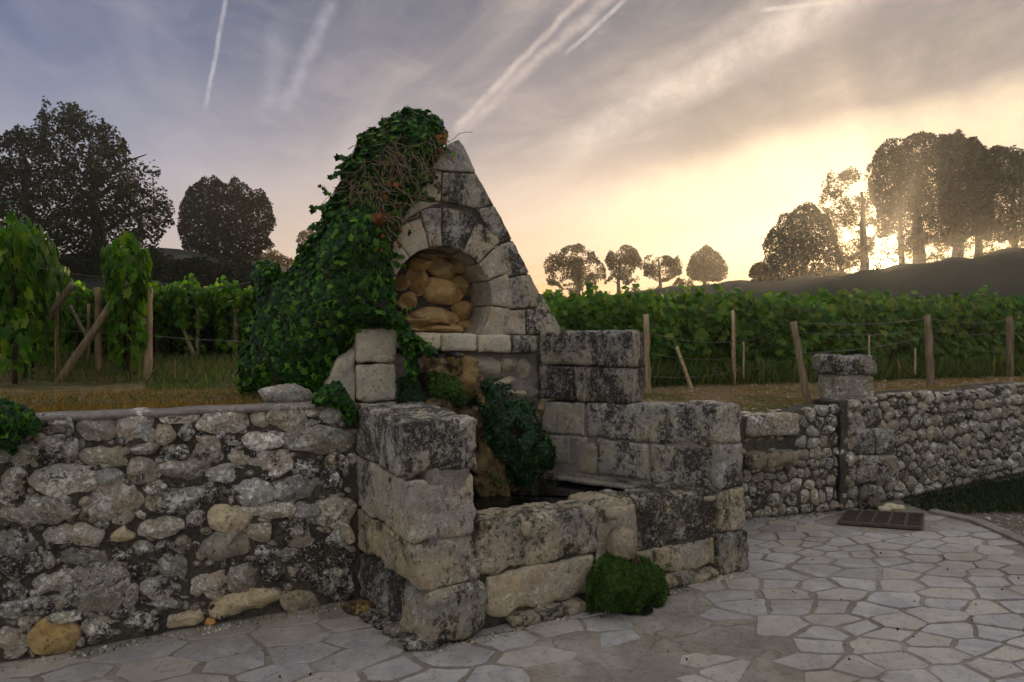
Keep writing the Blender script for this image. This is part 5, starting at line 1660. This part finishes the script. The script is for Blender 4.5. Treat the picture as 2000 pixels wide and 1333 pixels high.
tree('yellow green bush at the near end of the wood', [(1462, 535), (1470, 516), (1486, 512), (1500, 520), (1505, 555), (1465, 556)], 72, .9, 800, .30, [(1485, 550, 4)], 'tree_warm', cat='bush', name='bush', limb=False)
tree('dense rounded tree at the left end of the wood', [(1492, 550), (1494, 500), (1490, 478), (1500, 455), (1516, 440), (1530, 420), (1548, 412), (1562, 402), (1580, 398), (1604, 408), (1622, 430), (1634, 462), (1640, 500), (1644, 545), (1600, 560), (1500, 562)], 73, .9, 8500, .30, [(1570, 560, 12)], thr=-.42)
tree('open see-through tree before the sunrise with visible limbs', [(1598, 402), (1600, 366), (1612, 350), (1622, 334), (1640, 337), (1662, 329), (1690, 338), (1712, 366), (1706, 410), (1716, 440), (1706, 480), (1694, 520), (1640, 530), (1630, 480), (1618, 430)], 76, .9, 3500, .28, [(1688, 545, 15)], 'tree_warm', thr=.06, fr=.5)
tree('tallest broad tree of the wood, over the rising sun', [(1694, 345), (1696, 326), (1712, 300), (1728, 280), (1746, 268), (1768, 270), (1786, 260), (1804, 257), (1826, 266), (1846, 280), (1858, 330), (1862, 430), (1852, 478), (1820, 470), (1790, 486), (1760, 490), (1750, 455), (1716, 470), (1712, 420)], 78, .8, 15000, .30, [(1795, 520, 20), (1762, 525, 10)], thr=-.42, fr=.38)
tree('dark double-topped tree in the middle of the wood', [(1828, 300), (1836, 262), (1858, 264), (1872, 254), (1888, 272), (1906, 270), (1922, 284), (1936, 315), (1942, 430), (1934, 470), (1900, 462), (1870, 480), (1846, 480), (1838, 430)], 76, .8, 14000, .30, [(1868, 510, 18)], thr=-.45, fr=.38)
tree('spreading tree where the wood leaves the photo right edge', [(1918, 320), (1926, 296), (1946, 285), (1970, 290), (1992, 286), (2012, 310), (2060, 320), (2110, 360), (2150, 430), (2130, 480), (2040, 478), (1990, 462), (1950, 470), (1930, 440)], 74, .8, 15000, .30, [(1910, 510, 12), (1985, 505, 10), (2060, 500, 18)], thr=-.45, fr=.38)
tree('thin undergrowth of saplings beneath the wood', [(1500, 556), (1620, 500), (1700, 480), (1860, 462), (2000, 455), (2130, 455), (2130, 505), (2000, 508), (1860, 520), (1740, 540), (1620, 556)], 72, .25, 5200, .24, [(1845, 515, 4), (1930, 505, 4), (1652, 540, 5), (1745, 530, 4), (1950, 500, 4)], 'tree_warm', cat='undergrowth', name='undergrowth', thr=-.14, fr=.9, limb=False)

# ---- vines
def vine_meshes(seed, n=640, w=1.05, h=1.25, th=.46, low=.12):
    st = np.random.RandomState(seed)
    P = np.stack([st.uniform(-w / 2, w / 2, n * 3), st.uniform(-1, 1, n * 3), st.beta(1.5, 1.1, n * 3)], 1)
    z = low + P[:, 2] * (h - low)
    P[:, 1] = np.sign(P[:, 1]) * np.abs(P[:, 1]) ** .45 * th / 2 * (0.65 + .5 * P[:, 2])
    P[:, 2] = z
    nz = np_noise(P, 3.0, seed * 3.1); P[:, 1] *= 1 + nz * .7; P[:, 2] += nz * .10
    m = nz > -.26 + (P[:, 2] < .55) * .20; P = P[m][:n]
    # shoots standing above the hedge
    sh = []
    for k in range(7):
        x = st.uniform(-w / 2, w / 2); y = st.uniform(-.1, .1); L = st.uniform(.06, .26)
        for j in range(int(L / .035)): sh.append((x + j * st.uniform(-.02, .02), y + st.normal(0, .03), h + j * .035))
    P = np.concatenate([P, np.array(sh)])
    N = np.stack([st.normal(0, .5, len(P)), P[:, 1] * 5 + st.normal(0, .35, len(P)), st.normal(.3, .4, len(P))], 1)
    fol = scatter('vine_foliage', VINE_V, VINE_F, P, frames(N, roll=.45), st.uniform(.07, .125, len(P)))
    fol.materials.append(MS['vine'])
    parts_ = []
    pts = [Vector((0, 0, -.05)), Vector((.03, 0, .2)), Vector((-.02, .02, .42)), Vector((.02, 0, .62))]
    parts_.append(tube(pts, [.032, .026, .024, .02], 7, True, .3))
    tr = mesh('vine_trunk', *join(parts_)); tr.materials.append(MS['vinewood'])
    cs = []
    for k in range(8):
        a = Vector((st.uniform(-.1, .1), 0, .58)); x = st.uniform(-w / 2, w / 2)
        cs.append(tube([a, Vector((x * .6, st.uniform(-.05, .05), .8)), Vector((x, st.uniform(-.08, .08), st.uniform(1.0, h + .08)))], [.008, .006, .003], 4, False))
    cn = mesh('vine_canes', *join(cs)); cn.materials.append(MS['vinewood'])
    return fol, tr, cn


VM = [vine_meshes(s) for s in (11, 23, 37, 41, 59)]
ORD = ['first', 'second', 'third', 'fourth', 'fifth', 'sixth', 'seventh', 'eighth', 'ninth', 'tenth', 'eleventh', 'twelfth', 'thirteenth', 'fourteenth', 'fifteenth', 'sixteenth', 'seventeenth', 'eighteenth']


def vine(x, y, ang, sc_, label, group, mi, z=None):
    root = empty('grapevine', (x, y, (tz(x, y) if z is None else z))); tag(root, label, 'vine', group)
    root.rotation_euler = (0, 0, ang); root.scale = (sc_[0], sc_[1], sc_[2])
    for nm, me in zip(('foliage', 'trunk', 'canes'), VM[mi % 5]):
        o = bpy.data.objects.new(nm, me); COL.objects.link(o); o.parent = root
        if nm != 'trunk': o['kind'] = 'stuff'
    return root


r0 = Vector((.55, 9.7, 0)); rd = Vector((8.6, 2.5, 0)).normalized(); ra = math.atan2(rd.y, rd.x)
for row in range(5):
    for k in range(-3, 14):
        p = r0 + rd * (k * .86 + R.uniform(-.05, .05)) + Vector((-rd.y, rd.x, 0)) * (row * 1.35 + R.uniform(-.03, .03))
        if k < 0 and row == 0: continue
        px = CX + F * p.x / p.y
        if px > 2250 or px < 930: continue
        hs = R.uniform(.93, 1.10)
        if row == 0: lb = ('%s vine from the fountain in the front row right of it' % ORD[k]); gp_ = 'front row of vines behind the right wall'
        else: lb = 'leafy vine of the %s row back, right of the fountain' % ORD[row]; gp_ = 'vines of the %s row back on the right' % ORD[row]
        vine(p.x, p.y, ra + (math.pi if R.random() < .5 else 0) + R.uniform(-.05, .05), (1.0, R.uniform(.9, 1.2), hs), lb, gp_, R.randint(0, 4))
ld = Vector((-.51, .86, 0)); la = math.atan2(ld.y, ld.x)
for (sx, sy, sc_, nm) in ((-5.75, 7.9, 1.42, 'leftmost near row'), (-4.92, 8.75, 1.36, 'row behind the long leaning brace')):
    for k in range(7):
        p = Vector((sx, sy, 0)) + ld * (k * 1.1)
        vine(p.x, p.y, la + (math.pi if R.random() < .5 else 0), (.95, sc_ * .62, sc_ * R.uniform(.95, 1.04)), '%s vine of the %s, left of the fountain' % (ORD[k], nm), 'vines of the ' + nm, R.randint(0, 4))
for j, (pxs_, dd) in enumerate(((20, 15.5), (85, 15.3), (150, 15.2), (225, 15.0), (300, 14.8), (372, 14.7), (445, 15.0), (515, 15.4), (590, 15.8), (660, 16.2))):
    for k in range(6):
        p = Vector(((pxs_ - CX) / F * dd, dd, 0)) + ld * (k * .95)
        vine(p.x, p.y, la + (math.pi if R.random() < .5 else 0), (1.2, 1.35, 1.2 * R.uniform(.94, 1.06)), ('%s vine back in the %s of the distant left rows' % (ORD[k], ORD[j])), 'vines of the distant left rows', R.randint(0, 4))


def vineyard_far():
    """rows too far to tell single vines apart"""
    Ps = []
    for (x0, x1, y0, y1, n) in ((0.5, 22, 16, 21, 5000), (-26, -3, 21, 27, 4000)):
        X = NP.uniform(x0, x1, n); r_ = NP.randint(0, 30, n); Y = y0 + (y1 - y0) * (r_ / 30.0) + NP.normal(0, .12, n) + X * .29
        Z = np.array([tz(a, b) for a, b in zip(X, Y)]) + NP.uniform(.2, 1.15, n); Ps.append(np.stack([X, Y, Z], 1))
    P = np.concatenate(Ps)
    N = np.stack([NP.normal(0, .6, len(P)), NP.normal(-.8, .5, len(P)), NP.normal(.4, .4, len(P))], 1)
    o = link('vineyard', scatter('vineyard', CLUMP_V, CLUMP_F, P, frames(N), NP.uniform(.16, .32, len(P))), MS['vine'])
    tag(o, 'distant vine rows merging into one green mass', 'vineyard', kind='stuff')


vineyard_far()

# ---- posts, braces and wires
def post(a, b, r, label, name='vine_post', group=None, cat='post', tint=(1, 1, 1, 1), split=True):
    a, b = Vector(a), Vector(b); L = (b - a).length; d = (b - a)
    pts = [Vector((0, 0, 0)) + d * (k / 6) + Vector((noise.noise(a + Vector((k, 0, 0))) * r * .35, 0, 0)) for k in range(7)]
    pts = [Vector((0, 0, 0)) - d.normalized() * .08] + pts
    v, f = tube(pts, [r * 1.05] + [r * (1.05 - .02 * k + noise.noise(a * 3 + Vector((0, k * .8, 0))) * .12) for k in range(7)], 11, True, .22)
    v[-1] = Vector(v[-1]) + Vector((0, 0, -r * .4))
    o = link(name, mesh(name, v, f), MS['post'], None, tint); o.location = a
    tag(o, label, cat, group); return o


GR = 'vine posts along the right wall'
PR = {}
for key, (tx, ty, bx_, by, r, tint, lb) in {
    'a': (1262, 614, 1266, 769, .036, (1.0, .93, .82, 1), 'pale stout vine post right behind the dark upper basin blocks'),
    'b': (1432, 606, 1433, 752, .026, (1.05, .98, .9, 1), 'straight slender pale post midway between fountain and leaning post'),
    'c': (1549, 628, 1578, 789, .036, (.62, .58, .54, 1), 'grey weathered post leaning left before the capped pillar'),
    'd': (1812, 616, 1818, 754, .046, (.55, .52, .5, 1), 'thick dark cracked post just past the capped pillar'),
    'e': (1972, 619, 1972, 738, .052, (.5, .48, .46, 1), 'dark split post nearest the photo right edge')}.items():
    d = (H - .97) * F / (by - HY); z = tz((bx_ - CX) / F * d, d); d = (H - z) * F / (by - HY)
    B_ = at(bx_, by, d); T_ = at(tx, ty, d + (.05 if key == 'c' else 0)); PR[key] = (B_, T_)
    post(B_, T_, r, lb, group=GR, tint=tint)
d = 9.5
post(at(1350, 760, 9.2), at(1322, 678, 9.5), .026, 'thin brace leaning left among the vines by the first post', 'brace_post', tint=(.95, .85, .7, 1))
for (x, y0, y1, lb) in ((1787, 680, 722, 'short whitish stake just left of the thick dark post'), (1452, 668, 730, 'thin grey stake half hidden in vines right of slender pale post'), (1697, 655, 700, 'thin stake rising just above the pillar cap')):
    post(at(x, y1, 10.0), at(x, y0, 10.0), .014, lb, 'vine_stake', tint=(1.0, 1.0, 1.0, 1))
GL = 'vine posts left of the fountain'
for (tx, ty, bx_, by, r, dd, tint, lb, nm) in ((291, 562, 288, 739, .052, 8.75, (1.05, .98, .85, 1), 'thick pale upright post standing beside the vines left of fountain', 'vine_post'),
    (191, 562, 193, 716, .046, 9.4, (1.0, .88, .72, 1), 'reddish split post crossed by the long leaning brace', 'vine_post'),
    (248, 551, 122, 736, .050, 8.6, (.95, .92, .88, 1), 'long grey brace leaning right across the split post', 'brace_post'),
    (143, 555, 92, 622, .045, 9.2, (1.0, .96, .9, 1), 'short thick brace coming out of the leftmost vine', 'brace_post'),
    (113, 570, 110, 732, .022, 9.3, (1.0, .86, .66, 1), 'thin pole under the short thick brace', 'vine_post'),
    (173, 594, 173, 705, .030, 13.0, (.95, .85, .7, 1), 'narrow post just left of the split post', 'vine_post'),
    (308, 597, 306, 694, .050, 15.0, (.9, .86, .8, 1), 'distant post right behind the thick pale post', 'vine_post'),
    (388, 600, 384, 706, .044, 14.6, (.9, .84, .74, 1), 'distant post with a brace leaning on it from the left', 'vine_post'),
    (350, 624, 382, 702, .040, 14.4, (.9, .86, .78, 1), 'distant brace meeting the foot of its post', 'brace_post'),
    (462, 604, 459, 702, .058, 14.8, (.9, .85, .76, 1), 'distant thick post nearest to the ivy', 'vine_post'),
    (418, 614, 446, 673, .040, 14.8, (.9, .85, .76, 1), 'distant brace beside the post nearest to the ivy', 'brace_post'),
    (136, 598, 166, 652, .036, 13.6, (.8, .78, .74, 1), 'dim brace seen between the short brace and split post', 'brace_post'),
    (224, 614, 238, 642, .030, 13.0, (.8, .76, .7, 1), 'stub of a post seen behind the leaning brace', 'brace_post'),
    (325, 668, 322, 695, .034, 15.4, (.7, .68, .64, 1), 'low grey stump standing right of the thick pale post', 'vine_stake'),
    (342, 705, 342, 738, .008, 8.9, (1, .9, .7, 1), 'tiny cane stuck in the grass right of the pale post', 'vine_stake')):
    post(at(bx_, by, dd), at(tx, ty, dd), r, lb, nm, GL if nm == 'vine_post' else None, tint=tint)


def wire(pts, sag, label, r=.0035, group=None):
    out = []
    for a, b in zip(pts, pts[1:]):
        a, b = Vector(a), Vector(b)
        for k in range(12):
            f = k / 12; out.append(a.lerp(b, f) - Vector((0, 0, sag * 4 * f * (1 - f))))
    out.append(Vector(pts[-1]))
    o = link('trellis_wire', mesh('trellis_wire', *tube(out, r, 4, False)), MS['wire']); tag(o, label, 'wire', group)


off = Vector((0, -.05, 0))
wire([at(-80, 480, 7.4), at(60, 520, 7.9), at(210, 542, 8.5) + off, at(291, 548, 8.75) + off, at(400, 563, 10.0), at(520, 545, 6.8)], .02, 'top trellis wire sagging from the left edge to the ivy', .004)
wire([at(-80, 640, 7.6), at(110, 645, 8.7), at(291, 656, 8.65), at(480, 668, 9.5)], .01, 'lower trellis wire across the vines left of the fountain', .004)
wire([at(108, 600, 9.0), at(190, 618, 9.3), at(290, 655, 8.7)], .03, 'slack wire between the short brace and the pale post')
q0 = at(1085, 640, 9.0)
wire([q0, at(1265, 650, 8.4), at(1432, 668, 9.8), at(1548, 630, 7.4), at(1813, 622, 9.6), at(1970, 627, 11.1), at(2120, 640, 12.5)], .05, 'upper sagging wire along the right hand vines', .004)
wire([at(1265, 690, 8.4), at(1432, 700, 9.8), at(1560, 650, 7.4), at(1813, 645, 9.6), at(1970, 650, 11.1), at(2120, 655, 12.5)], .045, 'middle sagging wire along the right hand vines', .0035)
wire([at(1265, 735, 8.4), at(1432, 725, 9.8), at(1570, 690, 7.4), at(1815, 655, 9.6), at(1970, 690, 11.1)], .05, 'lowest slack wire along the right hand vines', .0035)

# ---- grasses, clods, weeds
def blades(name, label, n, sampler, hgt, wd, mat, kind='stuff', tmpl=None, lean=.5):
    XY = np.array([sampler() for _ in range(n)])
    Z = np.array([p[2] if len(p) > 2 else tz(p[0], p[1]) for p in XY])
    P = np.stack([XY[:, 0], XY[:, 1], Z], 1)
    up = np.stack([NP.normal(0, lean, n), NP.normal(0, lean, n), np.ones(n)], 1); up /= np.linalg.norm(up, axis=1, keepdims=True)
    a = NP.uniform(0, 2 * math.pi, n); side = np.stack([np.cos(a), np.sin(a), np.zeros(n)], 1)
    X = np.cross(side, up); X /= np.linalg.norm(X, axis=1, keepdims=True); Zv = np.cross(X, up)
    hh = NP.uniform(hgt[0], hgt[1], n)
    Fr = np.stack([X * (wd / hh)[:, None], up, Zv], 2)
    o = link(name, scatter(name, (tmpl or (BLADE_V, BLADE_F))[0], (tmpl or (BLADE_V, BLADE_F))[1], P, Fr, hh), MS[mat])
    tag(o, label, name.split('_')[-1], kind=kind); return o


def s_left(o0, o1, t0=-3.3, t1=-.05, p=1.0):
    def f():
        t = R.uniform(t0, t1); off = o0 + (o1 - o0) * R.random() ** p
        w = LW.p(t, 0, -off); return (w.x, w.y, tz(w.x, w.y) - .01)
    return f


blades('dry_grass', 'ochre dry grass fringe behind the left wall coping', 15000, s_left(.16, .75, p=1.2), (.025, .07), .005, 'dry', lean=.7)
blades('dry_grass', 'sparse dry grass on the earth bank left', 6000, s_left(.7, 3.6, -5, .4), (.03, .09), .006, 'dry', lean=.7)
blades('green_grass', 'tufts of green grass left of the fountain', 2600, s_left(.3, 2.6, -4, .3), (.03, .08), .006, 'grass', lean=.6)
def s_patch():
    px = R.uniform(285, 500); py = R.uniform(700, 758); p = at(px, py, .64 * F / (py - HY)); return (p.x, p.y, tz(p.x, p.y))
blades('green_grass', 'green grass patch between the pale post and the ivy', 5000, s_patch, (.03, .08), .007, 'grass', lean=.6)
def s_vl():
    x = R.uniform(-12, -2.8); y = R.uniform(8.0, 15.5); return (x, y, tz(x, y))
blades('green_weeds', 'tall weeds under the left vines', 4200, s_vl, (.06, .24), .010, 'grass', lean=.45)
blades('dry_weeds', 'dry stalks under the left vines', 3000, s_vl, (.06, .24), .008, 'straw', lean=.5)
def s_right():
    px = R.uniform(1256, 2080); ys = ystart(px); y = ys + .1 + R.random() ** 1.0 * (10.8 + (px - 1256) / 800 * 1.5 - ys - .4); x = (px - CX) / F * y
    return (x, y, tz(x, y))
blades('dry_grass', 'thin dry grass on the earth before the right vines', 11000, s_right, (.015, .05), .006, 'dry', lean=.9)
def s_rv():
    k = R.uniform(-.5, 12); p = r0 + rd * k + Vector((-rd.y, rd.x, 0)) * R.gauss(-.15, .22); return (p.x, p.y, tz(p.x, p.y))
blades('green_weeds', 'tall pale weeds at the foot of the right vines', 9000, s_rv, (.10, .42), .014, 'grass', lean=.3)
blades('dry_weeds', 'dry stalks at the foot of the right vines', 1500, s_rv, (.12, .40), .008, 'straw', lean=.3)
WEED = [gnd(*p) for p in ((1760, 985), (1850, 962), (2080, 925), (2300, 905), (2300, 985), (2060, 1002), (1960, 1000), (1820, 1004))]
WP = [(p.x, p.y) for p in WEED]
def s_weed():
    while True:
        x = R.uniform(min(p[0] for p in WP), max(p[0] for p in WP)); y = R.uniform(min(p[1] for p in WP), max(p[1] for p in WP))
        if inside(x, y, WP) and R.random() < .35 + .65 * ss((x - 3.6), .4, 1.6): return (x, y, -.01)
blades('dark_weeds', 'dark low weeds at the foot of the right wall', 16000, s_weed, (.03, .12), .022, 'weed', tmpl=(LEAF_V, LEAF_F), lean=.9)
blades('dry_grass', 'straw and litter on the ground by the right wall', 1500, s_weed, (.03, .07), .006, 'dry', lean=1.4)
# clods and pebbles
def clods(name, label, n, sampler, sz, mat, tint=(1, 1, 1, .1)):
    bm = bmesh.new(); bmesh.ops.create_icosphere(bm, subdivisions=1, radius=1.0)
    tv = np.array([tuple(v.co) for v in bm.verts]); tf = np.array([[v.index for v in f.verts] for f in bm.faces]); bm.free()
    XY = np.array([sampler() for _ in range(n)]); P = np.stack([XY[:, 0], XY[:, 1], XY[:, 2]], 1)
    Fr = frames(NP.normal(0, 1, (n, 3)), roll=2) * NP.uniform(.55, 1.3, (n, 1, 3))
    o = link(name, scatter(name, tv, tf, P, Fr, NP.uniform(sz[0], sz[1], n) ), MS[mat], None, tint); tag(o, label, name, kind='stuff')
clods('clods', 'earth clods behind the left wall', 900, s_left(.5, 3.4, -5, .4), (.012, .05), 'earth')
clods('pebbles', 'pale pebbles on the earth before the right vines', 600, s_right, (.008, .032), 'rubble', (.75, .66, .54, .3))
def s_grav():
    x = R.uniform(4.1, 8.5); y = R.uniform(4.2, 7.2)
    while x < kx(y) + .15: x = R.uniform(4.1, 8.5)
    return (x, y, -.015)
clods('pebbles', 'loose gravel beside the paving edge', 2500, s_grav, (.005, .018), 'rubble', (1.1, 1.05, .95, .1))
def s_pave():
    x = R.uniform(-2.5, 4); y = R.uniform(3, 6.5); return (x, y, .012)
clods('crumbs', 'dark crumbs and bits scattered on the paving', 120, s_pave, (.003, .008), 'dark')

def s_foot():
    r = R.random()
    if r < .45: w = LW.p(R.uniform(-3.0, 0), 0, R.uniform(.01, .10))
    elif r < .75: w = AB.p(R.uniform(-.1, 2.4), 0, R.uniform(.0, .10))
    else: w = MW.p(R.uniform(0, 1.4), 0, R.uniform(.02, .14))
    return (w.x, w.y, .004)
clods('grit', 'grit and lime crumbs along the foot of the walls', 1500, s_foot, (.003, .014), 'rubble', (1.0, .95, .85, .2))
blades('foot_weeds', 'tiny weeds in the joints at the foot of the walls', 420, s_foot, (.012, .045), .005, 'grass', lean=.8)
def s_joint():
    while True:
        x = R.uniform(-2.6, 4.0); y = R.uniform(3.2, 6.6)
        if noise.noise(Vector((x * 1.5, y * 1.5, 8))) > .12: return (x, y, .004)
clods('grit', 'fine grit lying on the paving', 700, s_joint, (.002, .006), 'rubble', (.9, .85, .75, .3))
